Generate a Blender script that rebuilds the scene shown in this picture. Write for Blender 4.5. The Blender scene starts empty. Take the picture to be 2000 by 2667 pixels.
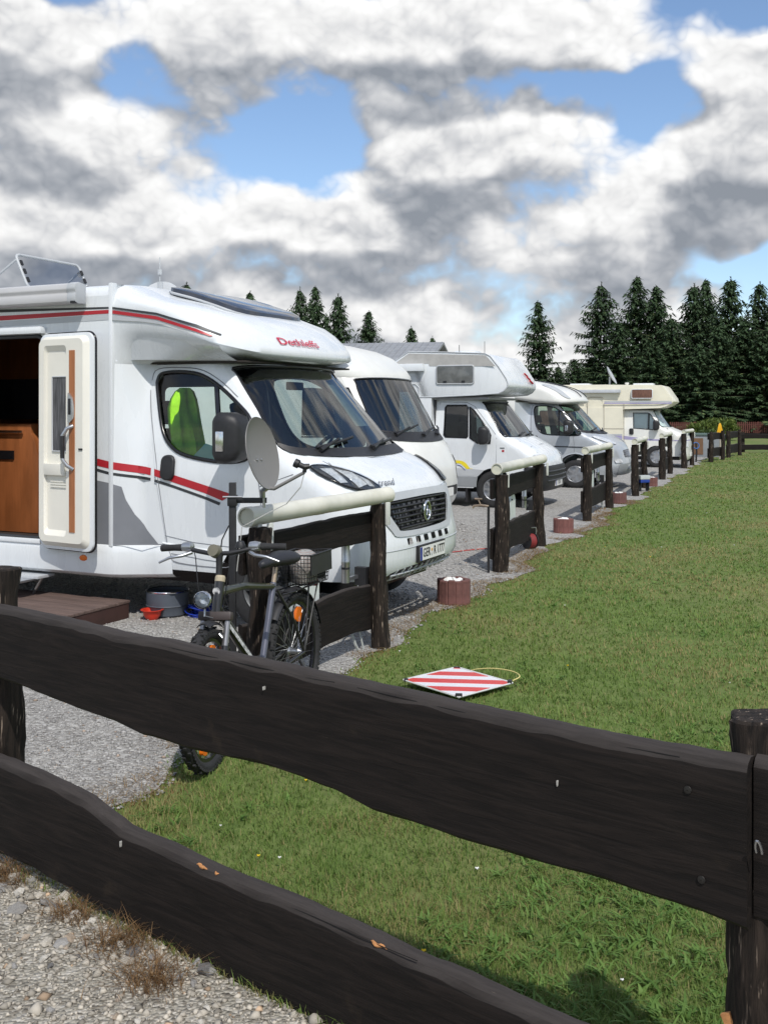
import bpy, bmesh, math, random
import numpy as np
from mathutils import Vector, Matrix, geometry, noise as mnoise
random.seed(7); rng = np.random.default_rng(11)
R = math.radians
scn = bpy.context.scene
COL = scn.collection

# ------------------------------------------------------------------ camera
cam = bpy.data.objects.new('camera', bpy.data.cameras.new('camera')); COL.objects.link(cam)
cam.location = (0, 0, 1.7); cam.rotation_euler = (R(90), 0, 0)
cd = cam.data; cd.sensor_fit = 'HORIZONTAL'; cd.sensor_width = 36; cd.lens = 36*2700/2000
cd.shift_y = -263.5/2000; cd.clip_start = .05; cd.clip_end = 3000
scn.camera = cam

# ------------------------------------------------------------------ light
SUN_AZ, SUN_EL = math.atan2(.27, -.963), R(51)
to_sun = Vector((math.sin(SUN_AZ)*math.cos(SUN_EL), math.cos(SUN_AZ)*math.cos(SUN_EL), math.sin(SUN_EL)))
sl = bpy.data.lights.new('sun', 'SUN'); sl.energy = 3.1; sl.angle = R(.55); sl.color = (1, .955, .89)
sun = bpy.data.objects.new('sun', sl); COL.objects.link(sun); sun.rotation_euler = to_sun.to_track_quat('Z', 'Y').to_euler()
scn.view_settings.view_transform = 'Standard'; scn.view_settings.look = 'None'
scn.view_settings.exposure = .10; scn.view_settings.gamma = 1
cy = scn.cycles; cy.max_bounces = 6; cy.diffuse_bounces = 3; cy.glossy_bounces = 3; cy.transmission_bounces = 4; cy.transparent_max_bounces = 12

# ------------------------------------------------------------------ node helper
class NT:
    def __init__(s, tree): s.t = tree; s.n = tree.nodes; s.l = tree.links
    def new(s, typ, **kw):
        nd = s.n.new(typ)
        for k, v in kw.items(): setattr(nd, k, v)
        return nd
    def inp(s, sock, v):
        if v is None: return
        if hasattr(v, 'is_linked') or hasattr(v, 'links'): s.l.new(v, sock)
        else: sock.default_value = v
    def math(s, op, a, b=None, c=None, clamp=False):
        nd = s.new('ShaderNodeMath', operation=op, use_clamp=clamp)
        for i, v in enumerate((a, b, c)):
            if v is not None: s.inp(nd.inputs[i], v)
        return nd.outputs[0]
    def vmath(s, op, a, b=None):
        nd = s.new('ShaderNodeVectorMath', operation=op); s.inp(nd.inputs[0], a)
        if b is not None: s.inp(nd.inputs[1], b)
        return nd.outputs[0]
    def noise(s, vec, scale, detail=4, rough=.55, dist=0, color=False):
        nd = s.new('ShaderNodeTexNoise'); s.inp(nd.inputs['Vector'], vec)
        nd.inputs['Scale'].default_value = scale; nd.inputs['Detail'].default_value = detail
        nd.inputs['Roughness'].default_value = rough; nd.inputs['Distortion'].default_value = dist
        return nd.outputs['Color' if color else 'Fac']
    def voro(s, vec, scale, out='Color', feature='F1'):
        nd = s.new('ShaderNodeTexVoronoi', feature=feature); s.inp(nd.inputs['Vector'], vec)
        nd.inputs['Scale'].default_value = scale
        return nd.outputs[out]
    def ramp(s, fac, stops):
        nd = s.new('ShaderNodeValToRGB'); s.inp(nd.inputs[0], fac); e = nd.color_ramp.elements
        while len(e) < len(stops): e.new(.5)
        for el, (p, c) in zip(e, stops):
            el.position = p; el.color = (c[0], c[1], c[2], 1) if hasattr(c, '__len__') else (c, c, c, 1)
        return nd.outputs[0]
    def mix(s, fac, a, b, mode='MIX'):
        nd = s.new('ShaderNodeMix', data_type='RGBA', blend_type=mode)
        s.inp(nd.inputs[0], fac); s.inp(nd.inputs[6], col4(a)); s.inp(nd.inputs[7], col4(b))
        return nd.outputs[2]
    def maprange(s, v, a, b, c=0., d=1., typ='SMOOTHSTEP'):
        nd = s.new('ShaderNodeMapRange', interpolation_type=typ)
        for i, x in enumerate((v, a, b, c, d)): s.inp(nd.inputs[i], x)
        return nd.outputs[0]
def col4(c):
    if isinstance(c, (tuple, list)) and len(c) == 3: return (c[0], c[1], c[2], 1)
    return c

# ------------------------------------------------------------------ sky (Nishita behind procedural cumulus)
def build_world():
    w = bpy.data.worlds.new('World'); scn.world = w; w.use_nodes = True
    w.cycles.sampling_method = 'MANUAL'; w.cycles.sample_map_resolution = 256
    t = NT(w.node_tree); t.n.clear()
    # two fields of direction: broad cloud masses (azimuth, elevation) and the billows on them
    def group(name, fill):
        g = bpy.data.node_groups.new(name, 'ShaderNodeTree')
        g.interface.new_socket('Vec', in_out='INPUT', socket_type='NodeSocketVector'); g.interface.new_socket('Val', in_out='OUTPUT', socket_type='NodeSocketFloat')
        q = NT(g); gi = q.new('NodeGroupInput'); go = q.new('NodeGroupOutput'); q.l.new(fill(q, q.vmath('NORMALIZE', gi.outputs[0])), go.inputs[0]); return g
    def masses(q, vec):
        st = q.vmath('ADD', q.vmath('MULTIPLY', vec, (1, 1, 1.45)), (3.1, 1.7, 4.4))
        wob = q.vmath('SUBTRACT', q.noise(st, 9., 2, .6, color=True), (.5, .5, .5))
        sx = q.new('ShaderNodeSeparateXYZ'); q.l.new(q.vmath('ADD', vec, q.vmath('MULTIPLY', wob, (.12, .12, .10))), sx.inputs[0])
        az = q.math('ARCTAN2', sx.outputs[0], sx.outputs[1]); el = q.math('ARCSINE', sx.outputs[2])
        tot = q.math('MULTIPLY_ADD', q.noise(st, 5.2, 3, .48), 1.25, -.10)
        for (a0, e0, sa, se, wt) in BLOBS:
            da = q.math('MULTIPLY', q.math('SUBTRACT', az, a0), 1/sa); de = q.math('MULTIPLY', q.math('SUBTRACT', el, e0), 1/se)
            r2 = q.math('MULTIPLY_ADD', da, da, q.math('MULTIPLY', de, de))
            tot = q.math('MULTIPLY_ADD', q.math('EXPONENT', q.math('MULTIPLY', r2, -1.)), wt, tot)
        return tot
    def billows(q, vec):
        st = q.vmath('ADD', q.vmath('MULTIPLY', vec, (1, 1, 1.25)), (7.7, 2.1, .4)); puff = None
        for (fs, am) in ((11., .42), (23., .28), (47., .17), (95., .10)):      # folded noise: rounded heads between creases
            ab = q.math('ABSOLUTE', q.math('SUBTRACT', q.noise(st, fs, 0, .5), .5))
            puff = q.math('MULTIPLY_ADD', ab, am, -.105 if puff is None else puff)
        return puff
    gm, gb = group('cloud_masses', masses), group('cloud_billows', billows)
    tc = t.new('ShaderNodeTexCoord'); d = t.vmath('NORMALIZE', tc.outputs['Generated'])
    def ev(g, v): nd = t.new('ShaderNodeGroup'); nd.node_tree = g; t.inp(nd.inputs[0], v); return nd.outputs[0]
    m0, m1 = ev(gm, d), ev(gm, t.vmath('ADD', d, (.012, -.01, .042)))
    p0, p1 = ev(gb, d), ev(gb, t.vmath('ADD', d, (.004, -.003, .010)))
    c0 = t.math('ADD', m0, p0)
    dens = t.maprange(c0, .435, .645)
    big = t.maprange(t.math('SUBTRACT', m0, m1), -.17, .17)      # thinning upwards: sunlit crown; thickening: shaded base
    thick = t.maprange(m0, .62, 1.05)
    v = t.math('MULTIPLY_ADD', big, .66, .20)
    v = t.math('MULTIPLY_ADD', t.math('SUBTRACT', p0, p1), 1.5, v)
    v = t.math('MULTIPLY_ADD', p0, 1.0, v)
    v = t.math('MULTIPLY_ADD', thick, -.30, v)
    ccol = t.ramp(v, [(.0, (.25, .275, .315)), (.26, (.39, .41, .445)), (.48, (.57, .58, .60)), (.70, (.78, .78, .78)), (.95, (.95, .95, .945))])
    sky = t.new('ShaderNodeTexSky', sky_type='NISHITA'); sky.sun_disc = False
    sky.sun_elevation = SUN_EL; sky.sun_rotation = SUN_AZ; sky.altitude = 300
    sky.air_density = 1.0; sky.dust_density = .6; sky.ozone_density = 3.0
    b1 = t.new('ShaderNodeBackground'); t.l.new(sky.outputs[0], b1.inputs[0]); b1.inputs[1].default_value = .15
    b2 = t.new('ShaderNodeBackground'); t.l.new(ccol, b2.inputs[0]); b2.inputs[1].default_value = 1.05
    mx = t.new('ShaderNodeMixShader'); t.l.new(dens, mx.inputs[0]); t.l.new(b1.outputs[0], mx.inputs[1]); t.l.new(b2.outputs[0], mx.inputs[2])
    o = t.new('ShaderNodeOutputWorld'); t.l.new(mx.outputs[0], o.inputs[0])
# azimuth, elevation, half widths, weight: where cloud masses and blue gaps stand in this sky
BLOBS = [(.05, .356, .22, .044, .36), (-.16, .335, .06, .035, .16), (-.225, .318, .05, .030, -.34), (-.32, .325, .06, .020, .18), (-.28, .372, .08, .016, -.22), (.34, .36, .07, .030, -.24), (.335, .312, .05, .010, .12),
         (-.28, .262, .11, .036, .30), (-.085, .245, .075, .030, -.34), (-.10, .285, .06, .012, -.16), (.10, .248, .10, .036, .26), (.19, .300, .09, .016, -.34), (.255, .275, .035, .028, -.30),
         (.325, .250, .065, .050, .34), (-.26, .165, .15, .040, .22), (-.03, .178, .11, .045, .30), (.19, .175, .15, .050, .26), (.33, .140, .05, .012, -.30), (.0, .02, .9, .07, .34), (-.33, .165, .08, .03, .2), (-.05, .105, .16, .022, .26), (2.6, .1, 2.2, .3, .04), (.0, .215, .028, .012, -.20)]
build_world()

# ------------------------------------------------------------------ materials
MATS = {}
def mat(name, base=(.5, .5, .5), rough=.6, var=.12, vscale=6, metal=0, spec=.5, coat=0, bump=0, bscale=60, coords='Object', stretch=None, tint2=None, detail=5):
    if name in MATS: return MATS[name]
    m = bpy.data.materials.new(name); m.use_nodes = True; t = NT(m.node_tree); b = t.n['Principled BSDF']
    tc = t.new('ShaderNodeTexCoord'); v = tc.outputs[coords]
    if stretch: v = t.vmath('MULTIPLY', v, stretch)
    n = t.noise(v, vscale, detail, .6)
    lo = tuple(c*(1-var) for c in base) if tint2 is None else tint2
    c = t.mix(t.maprange(n, .3, .7), lo, tuple(min(1, c*(1+var*.6)) for c in base))
    t.l.new(c, b.inputs['Base Color'])
    b.inputs['Metallic'].default_value = metal; b.inputs['Specular IOR Level'].default_value = spec
    rr = t.math('MULTIPLY_ADD', n, .2, rough-.1, clamp=True); t.l.new(rr, b.inputs['Roughness'])
    b.inputs['Coat Weight'].default_value = coat; b.inputs['Coat Roughness'].default_value = .06
    if bump:
        bn = t.new('ShaderNodeBump'); bn.inputs['Strength'].default_value = bump; bn.inputs['Distance'].default_value = .01
        t.l.new(t.noise(v, bscale, 5, .65), bn.inputs['Height']); t.l.new(bn.outputs[0], b.inputs['Normal'])
    MATS[name] = m; return m
def glass(name, tint, gloss=.9, extra=.02):
    if name in MATS: return MATS[name]
    m = bpy.data.materials.new(name); m.use_nodes = True; t = NT(m.node_tree); t.n.clear()
    tr = t.new('ShaderNodeBsdfTransparent'); tr.inputs[0].default_value = col4(tint)
    gl = t.new('ShaderNodeBsdfGlossy'); gl.inputs['Roughness'].default_value = .02; gl.inputs[0].default_value = (gloss, gloss, gloss, 1)
    fr = t.new('ShaderNodeFresnel'); fr.inputs[0].default_value = 1.52
    fac = t.math('ADD', fr.outputs[0], extra, clamp=True)
    mx = t.new('ShaderNodeMixShader'); t.l.new(fac, mx.inputs[0]); t.l.new(tr.outputs[0], mx.inputs[1]); t.l.new(gl.outputs[0], mx.inputs[2])
    o = t.new('ShaderNodeOutputMaterial'); t.l.new(mx.outputs[0], o.inputs[0]); MATS[name] = m; return m
def wood_dark(name, c1, c2, wear, bark=False):
    """stained rough-sawn timber: grain along local X (boards) or Z (posts), knots, worn flecks"""
    m = bpy.data.materials.new(name); m.use_nodes = True; t = NT(m.node_tree); b = t.n['Principled BSDF']
    tc = t.new('ShaderNodeTexCoord'); v = tc.outputs['Object']
    vs = t.vmath('MULTIPLY', v, (14, 14, 1.2) if bark else (1.3, 16, 16))
    n = t.noise(vs, 3.2, 7, .65, .6); n2 = t.noise(v, 5, 4, .6)
    c = t.mix(t.maprange(n, .35, .68), c1, c2)
    c = t.mix(t.math('MULTIPLY', t.maprange(n2, .62, .72), .55), c, wear)
    if not bark:      # upward faces lightened: sun on the top edges put into colour, plus grey weathering
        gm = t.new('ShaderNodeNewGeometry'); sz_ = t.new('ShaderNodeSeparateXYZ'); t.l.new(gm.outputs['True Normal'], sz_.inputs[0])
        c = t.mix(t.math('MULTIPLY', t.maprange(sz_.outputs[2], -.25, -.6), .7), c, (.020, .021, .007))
        c = t.mix(t.math('MULTIPLY', t.maprange(sz_.outputs[2], .25, .6), t.maprange(n, .2, .7, .55, 1.)), c, (.050, .043, .040))
    fl = t.maprange(t.noise(vs, 7, 3, .5), .74 if not bark else .62, .82 if not bark else .76)
    c = t.mix(t.math('MULTIPLY', fl, .5), c, tuple(min(1, x*5+.05) for x in wear))
    t.l.new(c, b.inputs['Base Color']); b.inputs['Roughness'].default_value = .78; b.inputs['Specular IOR Level'].default_value = .25
    bn = t.new('ShaderNodeBump'); bn.inputs['Strength'].default_value = .55 if not bark else .9; bn.inputs['Distance'].default_value = .006 if not bark else .012
    t.l.new(n, bn.inputs['Height']); t.l.new(bn.outputs[0], b.inputs['Normal']); MATS[name] = m; return m
def attr_mat(name, attr, rough=.7, spec=.3, trans=0, mul=1.0):
    m = bpy.data.materials.new(name); m.use_nodes = True; t = NT(m.node_tree); b = t.n['Principled BSDF']
    a = t.new('ShaderNodeAttribute'); a.attribute_name = attr
    t.l.new(a.outputs['Color'], b.inputs['Base Color']); b.inputs['Roughness'].default_value = rough
    b.inputs['Specular IOR Level'].default_value = spec
    if trans:
        tl = t.new('ShaderNodeBsdfTranslucent'); t.l.new(a.outputs['Color'], tl.inputs[0])
        mx = t.new('ShaderNodeMixShader'); mx.inputs[0].default_value = trans
        t.l.new(b.outputs[0], mx.inputs[1]); t.l.new(tl.outputs[0], mx.inputs[2]); t.l.new(mx.outputs[0], t.n['Material Output'].inputs[0])
    MATS[name] = m; return m

WHITE = mat('rv_white', (.73, .76, .78), .28, .024, 3, coat=.4, stretch=(2.5, 2.5, .6), detail=6)
CREAM = mat('rv_cream', (.78, .74, .60), .4, .05, 3, coat=.15)
CREAMW = mat('rv_warm_white', (.76, .76, .72), .35, .05, 3, coat=.2)
OFFW = mat('door_liner', (.78, .76, .68), .45, .03, 4)
SILVER = mat('rv_silver', (.50, .53, .56), .33, .06, 3, metal=.35, coat=.4)
LGREY = mat('rv_light_grey', (.46, .48, .50), .45, .05, 4)
DECG = mat('decal_grey', (.20, .21, .23), .45, .05, 5)
RED = mat('decal_red', (.42, .015, .025), .4, .06, 5)
CHAR = mat('decal_charcoal', (.035, .038, .042), .45, .1, 5)
YEL = mat('decal_yellow', (.85, .68, .03), .45, .05, 5)
BLUE = mat('decal_blue', (.03, .05, .24), .45, .05, 5)
VIOL = mat('decal_violet', (.36, .33, .52), .5, .08, 5)
BLK = mat('black_plastic', (.018, .018, .02), .5, .25, 12, bump=.1, bscale=300)
BLKG = mat('black_gloss', (.01, .01, .012), .18, .2, 5)
RUB = mat('rubber', (.022, .022, .023), .8, .3, 14, bump=.3, bscale=90)
CHROME = mat('chrome', (.75, .76, .78), .16, .1, 8, metal=1)
ALU = mat('aluminium', (.55, .56, .58), .34, .12, 10, metal=.9)
STEEL = mat('steel', (.48, .49, .50), .3, .15, 9, metal=.9)
WOODI = mat('interior_wood', (.30, .10, .032), .42, .25, 3, stretch=(3, 3, .5), bump=.05)
DARKI = mat('interior_dark', (.03, .024, .02), .8, .3, 5)
SEATM = mat('seat_cloth', (.05, .05, .06), .9, .3, 14)
CURT = mat('curtain', (.33, .34, .34), .9, .15, 8)
PVC = mat('pvc_pipe', (.66, .65, .57), .42, .10, 2.2, tint2=(.50, .49, .40))
AMBER = mat('amber_lens', (.75, .16, .01), .25, .1, 10)
SLAB = wood_dark('fence_board', (.0055, .0040, .0034), (.0150, .0108, .0090), (.028, .020, .0135))
LOG = wood_dark('fence_log', (.009, .0068, .0055), (.036, .026, .020), (.13, .10, .076), bark=True)
FRESH = mat('fresh_wood', (.48, .22, .08), .8, .3, 30, bump=.3)
GLS = glass('clear_glass', (.80, .88, .86), extra=.0)
GLD = glass('dark_glass', (.30, .36, .37), extra=.05)
GLW = glass('windscreen_glass', (.50, .58, .58), extra=.035)

# ------------------------------------------------------------------ mesh helpers
def link(o, parent=None):
    COL.objects.link(o)
    if parent is not None: o.parent = parent
    return o
def obj_from(name, verts, faces, m, parent=None, smooth=False, sharp=None):
    me = bpy.data.meshes.new(name); me.from_pydata([tuple(v) for v in verts], [], faces); me.update()
    if m is not None: me.materials.append(m)
    if smooth:
        me.polygons.foreach_set('use_smooth', [True]*len(me.polygons))
        if sharp: me.set_sharp_from_angle(angle=R(sharp))
    return link(bpy.data.objects.new(name, me), parent)
def tag(o, label=None, cat=None, group=None, kind=None):
    if label: o['label'] = label
    if cat: o['category'] = cat
    if group: o['group'] = group
    if kind: o['kind'] = kind
    return o
def thing(name, label, cat, loc=(0, 0, 0), rz=0, group=None):
    o = bpy.data.objects.new(name, None); COL.objects.link(o); o.location = loc; o.rotation_euler = (0, 0, rz)
    o.empty_display_size = .1
    return tag(o, label, cat, group)
class MB:
    def __init__(s): s.v = []; s.f = []
    def add(s, vs, fs):
        b = len(s.v); s.v += [tuple(v) for v in vs]; s.f += [tuple(i+b for i in f) for f in fs]; return s
    def box(s, x0, x1, y0, y1, z0, z1, M=None):
        vs = [Vector(p) for p in ((x0,y0,z0),(x1,y0,z0),(x1,y1,z0),(x0,y1,z0),(x0,y0,z1),(x1,y0,z1),(x1,y1,z1),(x0,y1,z1))]
        if M is not None: vs = [M @ v for v in vs]
        return s.add(vs, [(0,3,2,1),(4,5,6,7),(0,1,5,4),(1,2,6,5),(2,3,7,6),(3,0,4,7)])
    def tube(s, pts, r, seg=8, caps=True, closed=False):
        pts = [Vector(p) for p in pts]; n = len(pts); rr = r if hasattr(r, '__len__') else [r]*n
        vs = []; fs = []; prev = None
        for i, p in enumerate(pts):
            if closed: d = pts[(i+1) % n]-pts[i-1]
            else: d = pts[min(i+1, n-1)]-pts[max(i-1, 0)]
            d = d.normalized() if d.length > 1e-9 else Vector((0, 0, 1))
            if prev is None:
                a = d.cross(Vector((0, 0, 1)));
                if a.length < .1: a = d.cross(Vector((0, 1, 0)))
            else: a = prev-d*prev.dot(d)
            if a.length < 1e-6: a = d.orthogonal()
            a.normalize(); prev = a; b = d.cross(a)
            for k in range(seg):
                t = 2*math.pi*k/seg; vs.append(p+(a*math.cos(t)+b*math.sin(t))*rr[i])
        m = n if closed else n-1
        for i in range(m):
            j = (i+1) % n
            for k in range(seg):
                l = (k+1) % seg; fs.append((i*seg+k, i*seg+l, j*seg+l, j*seg+k))
        if caps and not closed: fs.append(tuple(range(seg-1, -1, -1))); fs.append(tuple((n-1)*seg+k for k in range(seg)))
        return s.add(vs, fs)
    def lathe(s, prof, seg=24, M=None, a0=0, a1=2*math.pi):
        """profile [(r, z)] about Z"""
        full = abs(a1-a0-2*math.pi) < 1e-6; vs = []; fs = []; n = seg if full else seg+1
        for (r, z) in prof:
            for k in range(n):
                t = a0+(a1-a0)*k/seg; p = Vector((r*math.cos(t), r*math.sin(t), z)); vs.append(M @ p if M is not None else p)
        for i in range(len(prof)-1):
            for k in range(seg):
                l = (k+1) % n; fs.append((i*n+k, i*n+l, (i+1)*n+l, (i+1)*n+k))
        return s.add(vs, fs)
    def prism(s, poly, f0, f1):
        """closed polygon [(a,b)] mapped by f0 / f1 to two 3D outlines"""
        n = len(poly); vs = [f0(*p) for p in poly]+[f1(*p) for p in poly]
        fs = [tuple(range(n-1, -1, -1)), tuple(range(n, 2*n))]+[(i, (i+1) % n, n+(i+1) % n, n+i) for i in range(n)]
        return s.add(vs, fs)
    def loft(s, rings, closed=True, cap0=False, cap1=False):
        n = len(rings[0]); vs = [p for r in rings for p in r]; fs = []
        for i in range(len(rings)-1):
            for k in range(n if closed else n-1):
                l = (k+1) % n; fs.append((i*n+k, i*n+l, (i+1)*n+l, (i+1)*n+k))
        if cap0: fs.append(tuple(range(n-1, -1, -1)))
        if cap1: fs.append(tuple((len(rings)-1)*n+k for k in range(n)))
        return s.add(vs, fs)
    def build(s, name, m, parent=None, smooth=False, sharp=35, bevel=0):
        if bevel:
            bm = bmesh.new(); vv = [bm.verts.new(v) for v in s.v]
            for f in s.f:
                try: bm.faces.new([vv[i] for i in f])
                except ValueError: pass
            bmesh.ops.recalc_face_normals(bm, faces=bm.faces)
            es = [e for e in bm.edges if len(e.link_faces) == 2 and e.calc_face_angle(0) > .5]
            bmesh.ops.bevel(bm, geom=es, offset=bevel, segments=2, affect='EDGES', profile=.6, clamp_overlap=True)
            me = bpy.data.meshes.new(name); bm.to_mesh(me); bm.free(); me.materials.append(m)
            me.polygons.foreach_set('use_smooth', [True]*len(me.polygons)); me.set_sharp_from_angle(angle=R(sharp))
            return link(bpy.data.objects.new(name, me), parent)
        o = obj_from(name, s.v, s.f, m, parent, smooth, sharp)
        bm = bmesh.new(); bm.from_mesh(o.data); bmesh.ops.recalc_face_normals(bm, faces=bm.faces); bm.to_mesh(o.data); bm.free()
        return o
def pl(tab):
    """piecewise linear function through [(x, y)]"""
    xs = [a for a, b in tab]; ys = [b for a, b in tab]
    return lambda x: float(np.interp(x, xs, ys))
def dens(poly, step):
    out = []
    for i, p in enumerate(poly):
        q = poly[(i+1) % len(poly)]; L = math.hypot(q[0]-p[0], q[1]-p[1]); k = max(1, int(L/step))
        for j in range(k): out.append((p[0]+(q[0]-p[0])*j/k, p[1]+(q[1]-p[1])*j/k))
    return out
def spline(poly, n=6, closed=True):
    """Catmull-Rom through the points"""
    out = []; N = len(poly)
    for i in range(N if closed else N-1):
        p = [Vector(poly[(i+k) % N] if closed else poly[min(max(i+k, 0), N-1)]) for k in (-1, 0, 1, 2)]
        for j in range(n):
            t = j/n
            out.append(tuple(.5*((2*p[1])+(p[2]-p[0])*t+(2*p[0]-5*p[1]+4*p[2]-p[3])*t*t+(3*p[1]-p[0]-3*p[2]+p[3])*t**3)))
    if not closed: out.append(tuple(poly[-1]))
    return out
def rrect(x0, x1, y0, y1, r, n=4):
    out = []
    for (cx, cy, a) in ((x1-r, y1-r, 0), (x0+r, y1-r, 90), (x0+r, y0+r, 180), (x1-r, y0+r, 270)):
        for k in range(n+1): t = R(a+90*k/n); out.append((cx+r*math.cos(t), cy+r*math.sin(t)))
    return out
def inside(poly, x, y):
    c = False; n = len(poly); j = n-1
    for i in range(n):
        xi, yi = poly[i]; xj, yj = poly[j]
        if (yi > y) != (yj > y) and x < (xj-xi)*(y-yi)/(yj-yi)+xi: c = not c
        j = i
    return c
def panel(name, outline, fn, m, parent, holes=(), step=.08, smooth=True, grid=True):
    """sheet over a 2D outline (with holes) mapped through fn to 3D"""
    loops = [dens(outline, step)]+[dens(h, step) for h in holes]
    pts = []; edges = []
    for lp in loops:
        b = len(pts); pts += lp; edges += [(b+i, b+(i+1) % len(lp)) for i in range(len(lp))]
    if grid:
        xs = [p[0] for p in outline]; ys = [p[1] for p in outline]
        x = min(xs)+step*.5
        while x < max(xs):
            y = min(ys)+step*.5
            while y < max(ys):
                if inside(outline, x, y) and not any(inside(h, x, y) for h in holes): pts.append((x, y))
                y += step
            x += step
    vs, es, fs, *_ = geometry.delaunay_2d_cdt([Vector(p) for p in pts], edges, [], 0, 1e-5)
    keep = []
    for f in fs:
        cx = sum(vs[i].x for i in f)/3; cy = sum(vs[i].y for i in f)/3
        if inside(outline, cx, cy) and not any(inside(h, cx, cy) for h in holes): keep.append(tuple(f))
    used = sorted({i for f in keep for i in f}); rm = {o: i for i, o in enumerate(used)}
    return obj_from(name, [fn(vs[i].x, vs[i].y) for i in used], [tuple(rm[i] for i in f) for f in keep], m, parent, smooth, 50)
def rim_tube(name, outline, fn, r, m, parent, seg=6):
    return MB().tube([fn(*p) for p in outline], r, seg, closed=True).build(name, m, parent, smooth=True, sharp=80)
def text_obj(name, body, size, fn, m, parent, shear=0, align='CENTER', xs=1, bold=0):
    cu = bpy.data.curves.new(name, 'FONT'); cu.body = body; cu.size = size; cu.align_x = align; cu.align_y = 'CENTER'; cu.shear = shear
    cu.resolution_u = 3; cu.offset = bold
    o = bpy.data.objects.new(name, cu); COL.objects.link(o); bpy.context.view_layer.update()
    me = bpy.data.meshes.new_from_object(o.evaluated_get(bpy.context.evaluated_depsgraph_get()))
    COL.objects.unlink(o); bpy.data.objects.remove(o)
    for v in me.vertices: v.co = fn(v.co.x*xs, v.co.y)
    me.materials.clear(); me.materials.append(m)
    return link(bpy.data.objects.new(name, me), parent)

# row frame: r runs along the fence row into the distance, n points out of the pitches towards the lawn
PH = R(21.3); RN = Vector((math.cos(PH), -math.sin(PH))); RR = Vector((math.sin(PH), math.cos(PH)))
def row(t, n): p = RR*t+RN*n; return (p.x, p.y)
def row_tn(X, Y): return X*RR.x+Y*RR.y, X*RN.x+Y*RN.y
EDGE_N = -2.70
def edge_n(t):
    return EDGE_N+.09*math.sin(t*1.3+.5)+.06*math.sin(t*3.7)+.04*math.sin(t*8.1+1)+.12*mnoise.noise((t*.9, 3.3, 0))
FA, FB = Vector((-1.42, 3.83)), Vector((.75, 2.15)); FD = (FB-FA).normalized(); FM = Vector((FD.y, -FD.x))   # front fence line; FM faces the camera

# ================================================================== SETTING
def ground_mat(name, stops, scale, bump, bdist, patch=None, big=.35, voro=True):
    m = bpy.data.materials.new(name); m.use_nodes = True; t = NT(m.node_tree); b = t.n['Principled BSDF']
    tc = t.new('ShaderNodeTexCoord'); v = tc.outputs['Object']
    if voro:
        vd = t.voro(v, scale, 'Color'); sv = t.new('ShaderNodeSeparateColor'); t.l.new(vd, sv.inputs[0])
        c = t.ramp(sv.outputs[0], stops); h = t.voro(v, scale, 'Distance')
        h = t.math('SUBTRACT', 1., h)
    else:
        h = t.noise(v, scale, 6, .7); c = t.ramp(h, stops)
    n = t.noise(v, big, 4, .6); n2 = t.noise(v, 3.1, 5, .65)
    if patch: c = t.mix(t.math('MULTIPLY', t.maprange(n, .45, .62), .6), c, patch)
    c = t.mix(t.maprange(n2, .25, .75, .0, .35), c, (.0, .0, .0), 'MULTIPLY') if False else c
    hs = t.new('ShaderNodeHueSaturation'); t.l.new(c, hs.inputs['Color']); t.l.new(t.maprange(n2, .25, .75, .82, 1.14, 'LINEAR'), hs.inputs['Value'])
    t.l.new(hs.outputs[0], b.inputs['Base Color']); b.inputs['Roughness'].default_value = .93; b.inputs['Specular IOR Level'].default_value = .2
    bn = t.new('ShaderNodeBump'); bn.inputs['Strength'].default_value = bump; bn.inputs['Distance'].default_value = bdist
    t.l.new(h, bn.inputs['Height']); t.l.new(bn.outputs[0], b.inputs['Normal']); MATS[name] = m; return m
LAWNM = ground_mat('lawn_soil', [(.3, (.075, .115, .028)), (.5, (.12, .17, .045)), (.7, (.17, .20, .07))], 9, .5, .02, patch=(.19, .185, .075), voro=False)
GRAVM = ground_mat('gravel', [(0, (.19, .18, .17)), (.35, (.30, .29, .27)), (.7, (.37, .36, .34)), (1, (.52, .51, .48))], 62, .8, .012)
PATHM = ground_mat('rubble', [(0, (.20, .18, .15)), (.4, (.33, .31, .26)), (.8, (.44, .41, .35)), (1, (.55, .52, .46))], 75, .9, .012)
def sheet(name, pts, z, m, label=None):
    o = obj_from(name, [(x, y, z) for x, y in pts], [tuple(range(len(pts)))], m)
    bm = bmesh.new(); bm.from_mesh(o.data)
    if bm.faces and list(bm.faces)[0].normal.z < 0: bmesh.ops.reverse_faces(bm, faces=bm.faces)
    bmesh.ops.triangulate(bm, faces=bm.faces); bm.to_mesh(o.data); bm.free()
    return tag(o, label, kind='structure')
sheet('lawn', [(-900, -300), (900, -300), (900, 1500), (-900, 1500)], 0, LAWNM, 'mown green lawn with dry patches')
gp = [row(t, edge_n(t)) for t in np.arange(-3, 52, .12)]+[row(52, -60), row(-3, -60)]
GRAV = sheet('gravel_lot', gp, .004, GRAVM, 'pale grey gravel of the motorhome pitches')
pp = [FA-FD*7+FM*-.12, FA+FM*-.10, FB+FM*-.05, FB+FD*7+FM*-.05, FB+FD*7+FM*9, FA-FD*7+FM*9]
PATH = sheet('gravel_path', [tuple(p) for p in pp], .008, PATHM, 'rubble path in front of the near fence')

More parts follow.
